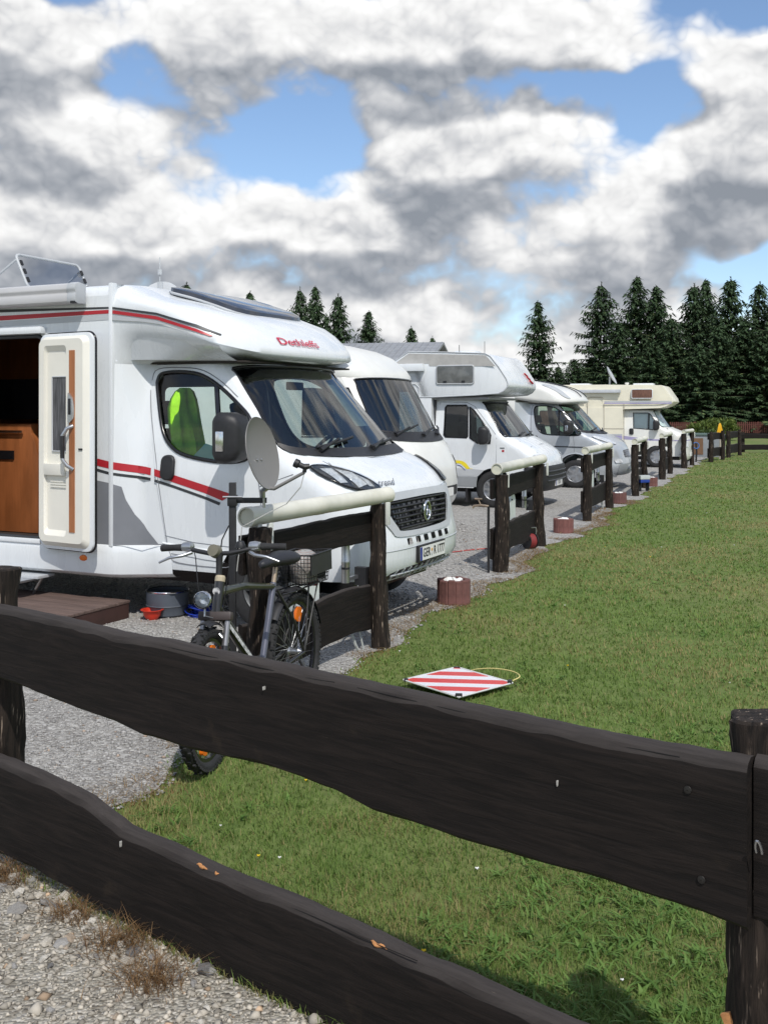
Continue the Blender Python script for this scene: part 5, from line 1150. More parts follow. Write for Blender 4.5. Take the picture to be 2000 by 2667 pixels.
# ------------------------------------------------------------------ 5: old cream alcove motorhome
def motorhome_cream():
    o = thing('motorhome', 'old cream alcove motorhome with violet stripes, last of the row', 'motorhome', (8.958, 30.677, 0), -R(21), 'motorhomes parked along the fence row')
    W = 2.15; C = W/2
    N = Nose(C, [(.2, .93), (.4, .97), (1.15, .97), (1.75, .86)], [(.20, -.05), (.30, .02), (.62, .02), (.84, .0), (1.0, -.06), (1.08, -.26), (1.16, -.46), (1.20, -.55), (1.76, -.92)], [(.2, .32), (1.2, .34), (1.76, .28)], [(.2, 3.0), (2, 3.0)])
    N.hs = 1.25
    alc = [(-6.4, 2.50), (-2.4, 2.502), (-.74, 2.47), (-.68, 2.44), (-.43, 2.08), (-.40, 1.98), (-.43, 1.94), (-.60, 1.84), (-.77, 1.785), (-1.86, 1.745), (-6.4, 1.745)]
    alcove_body(o, alc, W, CREAM, None, .12)
    fw = MB().prism([(.4, 0), (W-.4, 0), (W-.45, 1), (.45, 1)], lambda v, k: (-.50-.21*k+.015, v, 2.12+.30*k), lambda v, k: (-.50-.21*k-.02, v, 2.12+.30*k)).build('alcove_front_window', mat('acrylic_grey'), o); fw.data.materials[0] = MATS['acrylic_grey']
    extr('coach_body', [(0, .38), (0, 1.80), (W, 1.80), (W, .38)], -6.4, -1.86, CREAM, o)
    w = pane(o, 'alcove_window', -1.60, -.99, 2.08, 2.35, 0, mat('brown_curtain', (.16, .075, .05), .6, .4, 9, stretch=(8, 1, 1)), WHITE)
    pane(o, 'coach_window', -4.4, -3.35, 1.25, 1.70, 0, mat('brown_curtain'), CHAR)
    seam(o, rrect(-2.93, -2.45, .45, 2.12, .06, 3)+[(-2.93+.48, .51)], lambda u, h: Vector((u, -.004, h)), .010, 'door_trim', mat('trim_tan', (.30, .27, .22), .5))
    MB().lathe([(.001, 0), (.035, 0), (.035, .02)], 14, Matrix.Translation((-2.86, -.005, 1.45)) @ Matrix.Rotation(R(90), 4, 'X')).build('door_lock', BLK, o)
    box('awning', mat('awning_pale', (.50, .52, .55), .4), o, -5.4, -1.92, -.10, -.004, 2.25, 2.35, bevel=.012)
    for (h0, h1, m_) in ((1.955, 2.00, LGREY), (1.915, 1.95, VIOL)): panel('upper_stripe', [(-2.42, h0), (-.44, h0), (-.44, h1), (-2.42, h1)], lambda u, h: Vector((u, -.004 if u < -.9 else -.004+.12*max(0, (u+.9)/.5)**2, h)), m_, o, step=.1)
    panel('upper_stripe', [(-6.3, 1.93), (-3.0, 1.93), (-3.0, 1.99), (-6.3, 1.99)], lambda u, h: Vector((u, -.004, h)), LGREY, o, step=.5)
    for u in (-2.43, -1.83): seam(o, [(u, .42), (u, 1.92)], lambda a, h: Vector((a, -.003, h)), .009, 'wall_trim', mat('trim_tan'))
    seam(o, [(-2.42, 1.16), (-1.84, 1.16)], lambda a, h: Vector((a, -.003, h)), .008, 'wall_trim', mat('trim_tan'))
    panel('violet_band', [(-6.3, .84), (-1.88, .84), (-1.88, .95), (-6.3, .95)], lambda u, h: Vector((u, -.004, h)), VIOL, o, step=.5); panel('lilac_band', [(-6.3, .955), (-1.88, .955), (-1.88, 1.0), (-6.3, 1.0)], lambda u, h: Vector((u, -.004, h)), LGREY, o, step=.5)
    so = N.side_outline(lambda h: -1.87, .34, 1.76, (-.88, .30, .36)); w1 = [(-1.58, 1.64), (-1.14, 1.64), (-1.08, 1.61), (-.90, 1.36), (-.93, 1.16), (-1.0, 1.14), (-1.56, 1.18)]
    wsh = spline([(.28, 1.66), (.34, 1.71), (C, 1.72), (W-.34, 1.71), (W-.28, 1.66), (W-.2, 1.4), (W-.16, 1.25), (W-.3, 1.215), (C, 1.205), (.3, 1.215), (.16, 1.25), (.2, 1.4)], 4)
    cab(o, N, C, so, N.front_outline(.22, 1.76), [w1], wsh, CREAMW, GLS, (), [((-1.12, 1.15), (-1.12, 1.63))])
    FOIL = bpy.data.materials.new('foil'); FOIL.use_nodes = True; tf = NT(FOIL.node_tree); bf = tf.n['Principled BSDF']; bf.inputs['Base Color'].default_value = (.86, .88, .90, 1); bf.inputs['Metallic'].default_value = .0; bf.inputs['Roughness'].default_value = .4
    bp = tf.new('ShaderNodeBump'); bp.inputs['Strength'].default_value = .5; bp.inputs['Distance'].default_value = .012; tx = tf.new('ShaderNodeTexCoord'); tf.l.new(tf.voro(tf.vmath('MULTIPLY', tx.outputs['Object'], (14, 14, 20)), 1., 'Distance'), bp.inputs['Height']); tf.l.new(bp.outputs[0], bf.inputs['Normal'])
    panel('foil_blind', w1, N.side(-.05), FOIL, o, step=.06); panel('foil_blind', wsh, N.front(-.06), FOIL, o, step=.1)
    panel('violet_band', [(-1.86, .84), (-1.2, .81), (-.25, .80), (-.25, .83), (-1.2, .86), (-1.86, .95)], N.side(.004), VIOL, o, step=.08); panel('violet_band', [(C-.75, .80), (C+.75, .80), (C+.75, .83), (C-.75, .83)], N.front(.004), VIOL, o, step=.1)
    panel('bumper', rrect(C-.80, C+.80, .23, .50, .05), N.front(.015), CREAMW, o, step=.08); lamp(o, N, C, rrect(.22, .5, .62, .76, .02)); plate(o, N, C, .38)
    seam(o, [(-1.70, 1.70), (-1.70, .38), (-1.2, .37)], N.side(.001), .005); seam(o, [(-.80, 1.22), (-.80, .75)], N.side(.001), .005)
    pane(o, 'door_handle', -1.67, -1.57, 1.00, 1.16, .10, BLK, BLK, .02, .02)
    mirror(o, -.88, -.02, 1.27, BLK, .8, False); mirror(o, -.88, W+.02, 1.27, BLK, .8, False)
    for v, fl in ((.20, 1), (W-.20, -1)): wheel(o, -.88, v, .32, .20, flip=fl); wheel(o, -4.5, v, .32, .20, flip=fl)
    box('underbody', BLKG, o, -6.2, -.25, .4, W-.4, .22, .40); box('locker', BLK, o, -2.0, -1.6, .05, .3, .16, .36); box('dashboard', BLK, o, -1.0, -.55, .2, W-.2, .7, 1.18, bevel=.05); box('cab_lintel', DARKI, o, -1.86, -.9, .1, W-.1, 1.73, 1.75)
    for u, h in ((-3.3, .07), (-1.35, .06)): box('roof_vent', WHITE, o, u-.3, u+.3, .7, 1.3, 2.49, 2.49+h, bevel=.02)
    MB().lathe([(.05, 0), (.05, .05), (.065, .05), (.065, .085), (.001, .09)], 12, Matrix.Translation((-1.85, .8, 2.49))).build('flue', CREAMW, o)
    d = MB(); Md = Matrix.Translation((-2.32, .7, 2.80)) @ Matrix.Rotation(R(62), 4, 'Y'); d.lathe([(.001, -.04), (.18, -.02), (.30, .02), (.305, .03), (.29, .03), (.001, -.02)], 20, Md); dd = d.build('roof_dish', LGREY, o, smooth=True, sharp=50); MB().tube([(-2.36, .7, 2.49), (-2.36, .7, 2.76)], .03, 6).build('dish_mount', LGREY, dd)
mat('acrylic_grey', (.15, .155, .15), .2)
motorhome_cream()

# ================================================================== FENCE SECTIONS BETWEEN THE PITCHES
def log_post(name, parent, x, y, h, r, seed, m=None, top=0.):
    m = m or LOG
    """rough debarked log: knotty, bent, uneven"""
    rs = random.Random(seed); b = MB(); rings = []; seg = 18; n = 26
    bx, by = rs.uniform(-.045, .045), rs.uniform(-.045, .045)
    for j in range(n+1):
        u = j/n; z = -.15+(h+.15)*u; cx = bx*math.sin(u*2.6)+.012*mnoise.noise((u*4, seed, 0)); cy = by*math.sin(u*2.2)+.012*mnoise.noise((u*4, seed, 7))
        rr = r*(1.10-.16*u)*(1+.10*mnoise.noise((u*5, seed*1.3, 2)))
        ring = []
        for k in range(seg):
            a = 2*math.pi*k/seg
            q = rr*(1+.27*mnoise.noise((math.cos(a)*1.6, math.sin(a)*1.6, u*5+seed*7.3))+.10*mnoise.noise((math.cos(a)*5, math.sin(a)*5, u*14+seed)))
            ring.append((cx+q*math.cos(a), cy+q*math.sin(a), z+(top*math.cos(a) if j == n else 0)))
        rings.append(ring)
    b.loft(rings, True, True, False)
    last = rings[-1]; n0 = len(b.v); c = (sum(p[0] for p in last)/seg, sum(p[1] for p in last)/seg, h+.004)
    b.add([(c[0]+(p[0]-c[0])*.9, c[1]+(p[1]-c[1])*.9, p[2]+.006) for p in last], [tuple(range(seg))]); b.add([last[k] for k in range(seg)]+[(c[0]+(p[0]-c[0])*.9, c[1]+(p[1]-c[1])*.9, p[2]+.006) for p in last], [(k, (k+1) % seg, seg+(k+1) % seg, seg+k) for k in range(seg)])
    o = b.build(name, m, parent, smooth=True, sharp=50); o.location = (x, y, 0); return o
def slab(name, parent, top, bot, th, bev, m=SLAB, x0=None, x1=None, step=.05, seed=0, wob=.0):
    """waney-edged board along local x: top / bot are height profiles [(x, z)]; front face at y=0 facing -y, back at y=th"""
    ft, fb = pl(top), pl(bot); x0 = top[0][0] if x0 is None else x0; x1 = top[-1][0] if x1 is None else x1
    b = MB(); rings = []; n = max(2, int((x1-x0)/step))
    for i in range(n+1):
        x = x0+(x1-x0)*i/n; nz = lambda f, s: mnoise.noise((x*f, seed+s, 0))
        t = ft(x)+wob*nz(6, 1)+wob*.5*nz(19, 4); bo = fb(x)+wob*nz(5, 2)+wob*.4*nz(17, 5); y = .006*nz(2, 3)
        bb = bev*(1+.35*nz(8, 6))
        ring = [(x, y, bo+bb*.5)]
        for k in range(1, 6): q = k/6.; ring.append((x, y+.003*nz(4+k, 10+k), bo+bb*.5+(t-bb-bo-bb*.5)*q))
        ring += [(x, y, t-bb), (x, y+th*.18, t-bb*.35), (x, y+th*.5, t), (x, y+th, t-.004), (x, y+th, bo+.01), (x, y+th*.3, bo)]
        rings.append(ring)
    b.loft(rings, True, True, True); return b.build(name, m, parent, smooth=True, sharp=40)
def fence_section(near, far, lab, seed, pipe=True, extras=(), ph=1.09, ends=(.07, .07), ht=1.0):
    a, c = Vector(near), Vector(far); d = c-a; L = d.length; ang = math.atan2(d.y, d.x)
    o = thing('fence_section', lab, 'fence', (a.x, a.y, 0), ang, 'fence sections between the pitches')   # local x runs away from the camera, -y = lawn side
    rs = random.Random(seed); r = .072*rs.uniform(.92, 1.1)
    log_post('post', o, 0, 0, ht+.02, r, seed*3+1); log_post('post', o, L, 0, ht+.03, r*.92, seed*3+2)
    yb = r*.78; e0, e1 = ends
    def prof(z, amp, s): return [(x, z+amp*mnoise.noise((x*1.3, s, seed))) for x in np.linspace(-e0, L+e1, 12)]
    for (z1, z0, s) in ((ht-.02, ht-.25, 1.), (.46, .135, 4.)):
        q = slab('board', o, prof(z1, .035, s), prof(z0, .04, s+.5), .032, .012, SLAB, step=.08, seed=seed+s, wob=.008); q.location = (0, yb, 0)
    if pipe:
        x0, x1 = -.10, L+.14; R0 = .056
        M = Matrix.Translation((x0, yb*.2, ph)) @ Matrix.Rotation(R(90), 4, 'Y'); LL = x1-x0
        p = MB().lathe([(R0*.9, .02), (R0*.9, 0), (R0*1.06, 0), (R0*1.06, .05), (R0, .055), (R0, LL*.42), (R0*1.035, LL*.425), (R0*1.035, LL*.47), (R0, LL*.475), (R0, LL-.05), (R0*1.05, LL-.045), (R0*1.05, LL), (.001, LL)], 28, M).build('pipe', PVC, o, smooth=True, sharp=35)
        MB().lathe([(.001, .012), (R0*.86, .012), (R0*.93, .02)], 24, M).build('end_cap', mat('pipe_cap', (.60, .60, .50), .5, .08, 6), p, smooth=True, sharp=35)
        for x in (.03, L-.02): MB().box(x-.022, x+.022, -r-.012, -r+.01, ht-.11, ht+.05).build('bracket', mat('bracket_white', (.62, .63, .58), .5), p, bevel=.006)
        for x in (.0, L): MB().box(x-.02, x+.02, -.02, .02, ht, ph-R0*.8).build('saddle_block', mat('bracket_white'), p)
    if 'lamp' in extras:
        x = L-.22; b = MB().lathe([(.030, .47), (.030, .60), (.032, .605), (.032, .625), (.030, .63), (.030, .735), (.052, .735), (.052, .748), (.001, .752)], 18, Matrix.Translation((x, yb+.11, .02))); l = b.build('post_lamp', STEEL, o, smooth=True, sharp=30)
        MB().lathe([(.0306, .565), (.0306, .58)], 18, Matrix.Translation((x, yb+.11, .02))).build('lamp_slot', BLK, l); MB().box(x+.02, L-.04, yb+.09, yb+.115, .50, .525).build('lamp_arm', ALU, l); MB().box(L-.07, L-.02, yb+.03, yb+.12, .45, .58).build('lamp_plate', BLK, l)
        MB().tube([(L-.05, yb+.09, .46), (L-.09, yb+.10, .41), (L-.2, yb+.08, .36), (L-.3, yb+.06, .33)], .008, 5).build('lamp_cable', LGREY, l)
    if 'box' in extras:
        x = L*.5-.05; b = MB(); sec = rrect(-.13, .13, .30, .74, .09, 4)
        b.loft([[(x+u, yb+.04, h) for u, h in sec], [(x+u, yb+.10, h) for u, h in sec], [(x+u*.85, yb+.125, .52+(h-.52)*.9) for u, h in sec]], True, True, True); bx_ = b.build('supply_box', mat('box_white', (.62, .66, .64), .4, .04, 4), o, smooth=True, sharp=40)
        for (u, h) in ((-.08, .68), (.08, .36)): MB().lathe([(.001, 0), (.010, 0), (.010, .012)], 8, Matrix.Translation((x+u, yb+.038, h)) @ Matrix.Rotation(R(90), 4, 'X')).build('screw', BLK, bx_)
    if 'tap' in extras:
        b = MB().tube([(-.13, yb+.03, 0), (-.12, yb+.035, .35), (-.13, yb+.03, .70)], .014, 6); tp = b.build('standpipe', BLK, o, smooth=True, sharp=80)
        b = MB().tube([(-.13, yb+.03, .70), (-.13, yb+.11, .71), (-.13, yb+.19, .70), (-.13, yb+.20, .675)], .013, 6); b.tube([(-.13, yb+.12, .72), (-.13, yb+.14, .77)], .009, 5); b.tube([(-.13, yb+.10, .775), (-.13, yb+.18, .775)], .010, 5); b.build('tap', mat('brass', (.55, .42, .30), .35, .2, 9, metal=.8), tp, smooth=True, sharp=80)
    if 'cable' in extras:
        MB().tube([(L-.22, yb+.06, .13), (L-.20, yb+.04, .05), (L-.17, yb+.03, .0)], .010, 5).tube([(L-.15, yb+.08, .30), (L-.12, yb+.05, .12), (L-.10, yb+.03, 0)], .007, 5).build('cable', mat('cable_grey', (.40, .42, .40), .6), o)
    return o
secs = [((-.735, 6.02), (-.025, 7.42), 'dark wooden fence section behind the bicycle, white pipe on top, nearest of the row', ('lamp', 'box', 'cable')),
        ((1.225, 10.95), (1.98, 13.04), 'dark wooden fence section with brass tap and white pipe, second from the bicycle', ('lamp', 'box', 'tap')),
        ((3.13, 15.99), (3.94, 18.14), 'dark wooden fence section with peeling bark beside the alloy wheel, third from the bicycle', ('lamp', 'box', 'cable')),
        ((5.02, 20.68), (5.75, 22.84), 'dark wooden fence section with a blue and white box in it, fourth from the bicycle', ('lamp', 'cable')),
        ((6.885, 25.64), (7.74, 27.99), 'dark wooden fence section in front of the cream cab wheel, fifth from the bicycle', ('box',)),
        ((8.87, 30.6), (9.60, 32.3), 'dark wooden fence section at the cream nose, sixth and last with a pipe', ('box', 'cable'))]
for k, (a, c, lab, ex) in enumerate(secs): fence_section(a, c, lab, k+1, True, ex)
fence_section((10.8, 34.3), (11.75, 36.0), 'weathered fence section without a pipe, left of the yellow marker sign', 9, False, (), ht=.98)
fence_section((12.5, 37.6), (13.6, 39.6), 'weathered fence section without a pipe, right of the yellow marker sign', 11, False, (), ht=.95)
# rail fence closing the far end
rf = thing('rail_fence', 'two rail dark fence closing the lawn at the far right', 'fence', (14.6, 42.5, 0), R(-4))
for (z1, z0, s) in ((.76, .56, 1.), (.32, .10, 3.)):
    q = slab('board', rf, [(x, z1+.02*mnoise.noise((x*.9, s, 0))) for x in np.linspace(0, 9, 20)], [(x, z0+.02*mnoise.noise((x*.9, s, 4))) for x in np.linspace(0, 9, 20)], .04, .01, SLAB, step=.3, seed=s, wob=.01)
for k in range(4): log_post('post', rf, .15+k*2.6, .14, .82, .075, 40+k)

# ================================================================== NEAR FENCE
nf = thing('rail_fence', 'near dark brown board fence crossing the foreground', 'fence', (FA.x, FA.y, 0), math.atan2(FD.y, FD.x))   # local x along the fence, -y towards the camera
ut = [(-2.4, .97), (-1.2, .96), (0, .975), (.29, .977), (.65, .967), (.89, .971), (1.06, .970), (1.34, .970), (1.62, .969), (1.8, .968), (2.0, .964), (2.18, .965), (2.42, .963), (2.64, .968), (2.745, .974)]
ub = [(-2.4, .70), (-1.2, .71), (0, .704), (.18, .696), (.43, .679), (.65, .670), (.8, .652), (1.02, .651), (1.34, .668), (1.48, .666), (1.62, .655), (1.75, .632), (1.8, .630), (2.04, .626), (2.42, .633), (2.64, .624), (2.745, .612)]
lt = [(-2.4, .40), (-1.2, .41), (0, .408), (.18, .404), (.37, .390), (.5, .380), (.62, .35), (.7, .330), (.89, .322), (1.06, .314), (1.18, .308), (1.41, .308), (1.59, .304), (1.81, .286), (2.04, .284), (2.24, .270), (2.74, .255)]
lb = [(-2.4, .07), (-1.2, .06), (0, .055), (.18, .058), (.32, .049), (.5, .032), (.75, .024), (.91, .010), (1.06, -.005), (1.22, -.01), (1.5, -.012), (2.74, -.01)]
slab('board', nf, ut, ub, .055, .026, SLAB, step=.02, seed=3, wob=.004)
slab('board', nf, lt, lb, .055, .028, SLAB, step=.02, seed=8, wob=.005)
q = slab('board', nf, [(2.75, .975), (3.6, .97), (4.6, .96)], [(2.75, .63), (3.6, .64), (4.6, .66)], .055, .024, SLAB, step=.03, seed=13, wob=.005); q.location = (0, .03, 0)
q = slab('board', nf, [(2.75, .29), (4.6, .30)], [(2.75, -.01), (4.6, .0)], .055, .024, SLAB, step=.03, seed=17, wob=.005)
log_post('post', nf, 2.725, .14, 1.03, .080, 77, LOG, .004); log_post('post', nf, -.19, .145, 1.085, .074, 78, LOG); log_post('post', nf, -2.3, .145, 1.05, .08, 79, LOG)
for (x, z) in ((2.62, .885), (2.65, .70)):
    MB().lathe([(.009, 0), (.008, .002), (.001, .003)], 10, Matrix.Translation((x, .001, z)) @ Matrix.Rotation(R(90), 4, 'X')).build('bolt', mat('bolt_dark', (.03, .028, .026), .5, metal=.5), nf)
MB().tube([(2.775+.006*math.sin(t), -.012-.01*math.cos(t), .80+.022*math.cos(t)) for t in np.linspace(-1.9, 1.9, 10)], .0028, 5).build('staple', STEEL, nf)
CRK = mat('crack', (.003, .0025, .002), .95)
for pts in ([(1.62, .765), (1.80, .748), (1.98, .742), (2.14, .736)], [(.9, .955), (1.2, .953), (1.5, .951), (1.62, .955)], [(1.7, .953), (2.0, .948), (2.3, .944), (2.6, .95)], [(1.2, .287), (1.5, .289), (1.7, .283), (1.9, .281)]):
    MB().tube([(x, .0025 if z < .8 and z > .5 else .006, z) for x, z in spline(pts, 5, False)], .0014, 4).build('crack', CRK, nf)
# split wood showing orange where the top edge has broken
for k, (x, ln, rr_) in enumerate(((1.085, .050, .0060), (1.15, .022, .0035), (1.77, .055, .0055))):
    MB().tube([(x+ln*(u-.5), .0095+.003*math.sin(u*7+k), pl(lt)(x+ln*(u-.5))-.0095+.002*math.sin(u*11)) for u in np.linspace(0, 1, 9)], [rr_*q for q in (.15, .6, .9, 1., .85, .95, .6, .4, .1)], 6).build('split_wood', FRESH, nf)
MB().box(-.010, .012, -.006, .004, 0, .05, Matrix.Translation((2.70, .07, .35)) @ Matrix.Rotation(R(-28), 4, 'Y')).build('split_wood', FRESH, nf)
# bird droppings and scuffs on the faces
DRP = mat('dropping', (.42, .41, .38), .9, .3, 60)
for (x, z, s) in ((.71, .285, .0055), (1.36, .90, .003), (2.31, .835, .004)):
    pts = [(x-s*.35, -.0085, z+s), (x+s*.35, -.0085, z+s), (x+s*.22, -.0085, z-s*1.5), (x, -.0085, z-s*2.4), (x-s*.25, -.0085, z-s*1.2)]
    MB().add(pts+[(p[0], .004, p[2]) for p in pts], [(0, 1, 2, 3, 4)]+[(i, (i+1) % 5, 5+(i+1) % 5, 5+i) for i in range(5)]).build('bird_dropping', DRP, nf)

# ================================================================== PLANTERS
def planter(x, y, lab, k, r=.148, h=.215):
    o = thing('planter', lab, 'planter', (x, y, 0), random.uniform(0, 1), 'round palisade planters along the fence row')
    m = mat('palisade_%d' % (k % 3), [(.17, .075, .066), (.19, .080, .070), (.15, .070, .064)][k % 3], .9, .25, 8, bump=.3, bscale=40)
    n = 13; me = None
    for i in range(n):
        a = 2*math.pi*i/n
        if me is None:
            hw = math.pi*r/n*.965; b = MB(); sec = [(-hw, r-.012), (-hw*.7, r-.002), (hw*.7, r-.002), (hw, r-.012), (hw*.80, r-.048), (-hw*.80, r-.048)]
            b.loft([[(q, p, 0) for p, q in sec], [(q, p, h-.008) for p, q in sec], [(r-.028+(q-(r-.028))*.86, p*.86, h) for p, q in sec]], True, True, True); q = b.build('palisade_block', m, o, smooth=False); me = q.data
        else: q = link(bpy.data.objects.new('palisade_block', me), o)
        q.rotation_euler = (0, 0, a); q.scale = (1, 1, random.uniform(.97, 1.02))
    MB().lathe([(.001, h-.035), (r-.046, h-.035)], 20).build('fill', mat('planter_soil', (.25, .24, .22), .95), o)
    wm = mat('white_marble', (.80, .80, .78), .6, .08, 20)
    for i in range(24):
        t, rr = random.uniform(0, 6.28), (r-.062)*math.sqrt(random.random()); q = link(bpy.data.objects.new('white_stone', WST[i % 3]), o)
        q.location = (rr*math.cos(t), rr*math.sin(t), h-.022+random.uniform(0, .026)*(1-rr/r)); sc_ = random.uniform(.018, .028); q.scale = (sc_*1.3, sc_, sc_*.8); q.rotation_euler = (random.random(), random.random(), t)
WST = []
for k in range(3): me = rock_shape(90+k); me.materials.append(mat('white_marble', (.80, .80, .78), .6, .08, 20)); WST.append(me)
planter(.616, 9.165, 'red brown palisade planter filled with white stones, nearest, before the number plate', 0)
planter(2.50, 14.45, 'red brown palisade planter with white stones right of the tap fence section', 1, .140, .20)
X, Y, _ = px(1337, 1088, 19.0); planter(X, 19.0, 'red brown palisade planter with white stones before the silver cab', 2, .138, .205)
X, Y, _ = px(1407, 1050, 23.4); planter(X, 23.4, 'red brown palisade planter with white stones, farthest, before the cream cab', 0, .138, .20)

# ================================================================== BICYCLE
def bicycle():
    rear = Vector((-.50, 5.88)); front = Vector((-.845, 4.90)); d = (front-rear).normalized()
    o = thing('bicycle', 'black mountain bike with headlight and rear basket leaning by the nearest fence section', 'bicycle', (rear.x, rear.y, 0), math.atan2(d.y, d.x))
    o.rotation_euler = (R(2), 0, math.atan2(d.y, d.x))
    FR = mat('bike_black', (.014, .014, .015), .32, .2, 6, coat=.4); FG = mat('bike_olive', (.030, .034, .018), .35, .2, 6, coat=.3); SG = mat('bike_grey', (.12, .125, .16), .35, .1, 6, metal=.4)
    WB = (front-rear).length; RW = .335; bb = Vector((.43, 0, .30)); st = Vector((.235, 0, .76)); ht = Vector((WB-.20, 0, .86)); hb = Vector((WB-.155, 0, .715))
    def wheelb(x, name, Mx, spokes=16):
        M = Mx @ Matrix.Translation((x, 0, RW)) @ Matrix.Rotation(R(90), 4, 'X'); b = MB(); rt = .029; n = 48
        b.tube([M @ Vector(((RW-rt)*math.cos(t), (RW-rt)*math.sin(t), 0)) for t in np.linspace(0, 2*math.pi, n+1)[:-1]], rt*.93, 10, closed=True)
        for k in range(72):
            t = 2*math.pi*k/72; Mk = M @ Matrix.Rotation(t, 4, 'Z'); z = (-.016, .0, .016)[k % 3]
            b.box(RW-.006, RW+.003, -.007, .007, z-.007, z+.007, Mk)
            for zz in (-.025, .025): b.box(RW-.022, RW-.010, -.008, .008, zz-.004, zz+.004, Mk)
        w = b.build(name, RUB, o, smooth=True, sharp=40)
        MB().lathe([(RW-.052, -.012), (RW-.058, 0), (RW-.052, .012), (RW-.068, .011), (RW-.070, 0), (RW-.068, -.011), (RW-.052, -.012)], 40, M).build('rim', BLKG, w, smooth=True, sharp=40)
        b = MB()
        for k in range(spokes*2):
            t = 2*math.pi*k/(spokes*2); s_ = 1 if k % 2 else -1; b.tube([M @ Vector((.022*math.cos(t+.6*s_), .022*math.sin(t+.6*s_), .028*s_)), M @ Vector(((RW-.06)*math.cos(t), (RW-.06)*math.sin(t), 0))], .0014, 3, caps=False)
        b.build('spokes', STEEL, w); MB().lathe([(.001, -.055), (.008, -.055), (.024, -.03), (.016, -.02), (.016, .02), (.024, .03), (.008, .055), (.001, .055)], 12, M).build('hub', STEEL, w, smooth=True)
        for t in (1.9, 1.9+math.pi):
            Mk = M @ Matrix.Rotation(t, 4, 'Z'); MB().prism(spline([(.17, -.022), (.19, -.032), (.225, -.034), (.25, -.022), (.25, .022), (.225, .034), (.19, .032), (.17, .022)], 3), lambda a, c: Mk @ Vector((a, c, -.009)), lambda a, c: Mk @ Vector((a, c, .009))).build('reflector', AMBER, w)
        return w
    I = Matrix.Identity(4); wheelb(0, 'rear_wheel', I)
    # steered front end turns about the head tube
    STR = Matrix.Translation(hb) @ Matrix.Rotation(R(9), 4, 'Z') @ Matrix.Translation(-hb)
    wheelb(WB, 'front_wheel', STR)
    tube = lambda nm, pts, r, m=FR, seg=10: MB().tube(pts, r, seg).build(nm, m, o, smooth=True, sharp=60)
    tube('top_tube', [st+Vector((0, 0, -.02)), (.60, 0, .80), ht+Vector((.02, 0, -.05))], [.017, .020, .022], FG); tube('down_tube', [bb, hb+Vector((-.01, 0, .02))], [.022, .024]); tube('seat_tube', [bb, st], .0185, SG)
    tube('head_tube', [hb, ht], .024); hb_ = MB().lathe([(.026, 0), (.026, .02), (.022, .03)], 14, Matrix.Translation(ht) @ Matrix.Rotation(R(-17), 4, 'Y')).build('headset', mat('headset_tan', (.42, .36, .25), .5), o)
    panel('down_tube_mark', [(-.16, -.010), (.16, -.010), (.16, .010), (-.16, .010)], lambda a, c: bb.lerp(hb, .55)+(hb-bb).normalized()*a+Vector((0, .0255, 0))+Vector((-.7, 0, .7))*c, mat('mark_white', (.55, .55, .55), .5, .6, 60), o, step=.4)
    MB().lathe([(.001, 0), (.02, 0), (.02, .002)], 12, Matrix.Translation(hb.lerp(ht, .72)+Vector((.0255, 0, 0))) @ Matrix.Rotation(R(90), 4, 'Y')).build('head_badge', mat('mark_white'), o)
    for s_ in (-1, 1):
        tube('chain_stay', [bb+Vector((0, s_*.03, 0)), (.2, s_*.05, .31), (0, s_*.062, RW)], .010); tube('seat_stay', [st+Vector((0, s_*.02, -.04)), (.1, s_*.052, .53), (0, s_*.062, RW)], .0085)
        cr = STR @ Vector((WB-.142, s_*.062, .685)); ax = STR @ Vector((WB, s_*.055, RW)); md = cr.lerp(ax, .34)
        tube('fork_leg', [cr, md], .0155, mat('stanchion', (.30, .30, .31), .3, .1, 6, metal=.7)); tube('fork_leg', [md, ax], [.024, .020], FR)
        panel('fork_mark', [(0, -.012), (.08, -.012), (.08, .012), (0, .012)], lambda a, c: md.lerp(ax, .5+a*2)+Vector((.018, 0, .008))+Vector((0, c, 0)), mat('mark_white'), o, step=.4)
        tube('brake_arm', [STR @ Vector((WB-.10, s_*.050, .50)), STR @ Vector((WB-.11, s_*.048, .60)), STR @ Vector((WB-.12, s_*.020, .625))], .008, STEEL, 6)
    MB().box(-.025, .025, -.085, .085, -.022, .022, STR @ Matrix.Translation((WB-.145, 0, .70)) @ Matrix.Rotation(R(-17), 4, 'Y')).build('fork_crown', mat('crown_brown', (.055, .042, .04), .5), o, bevel=.012)
    sp = tube('seat_post', [st, st+Vector((-.03, 0, .08))], .0135, mat('post_gold', (.42, .33, .24), .35, .1, metal=.7)); tube('seat_post', [st+Vector((-.028, 0, .07)), st+Vector((-.045, 0, .11))], .012, BLK)
    b = MB(); rings = []
    for (x, wv, z0, z1) in ((-.26, .02, .90, .945), (-.235, .085, .885, .965), (-.18, .098, .885, .972), (-.10, .075, .895, .968), (0, .035, .905, .958), (.08, .024, .905, .950), (.10, .008, .915, .938)):
        rings.append([(st.x+.05+x, wv*math.cos(t), (z0+z1)/2-.05+(z1-z0)/2*math.sin(t)) for t in np.linspace(0, 6.2832, 15)[:-1]])
    b.loft(rings, True, True, True).build('saddle', mat('saddle_vinyl', (.018, .019, .024), .55, .15, 8), o, smooth=True, sharp=60)
    # handlebar, stem, grips, levers, bell
    hc = STR @ Vector((WB-.225, 0, 1.0)); tube('stem', [STR @ ht, STR @ Vector((WB-.215, 0, .93)), STR @ Vector((WB-.222, 0, .97)), hc], [.016, .016, .018, .022], BLK)
    HB = lambda x, y, z: STR @ Vector((WB-.225+x, y, 1.0+z))
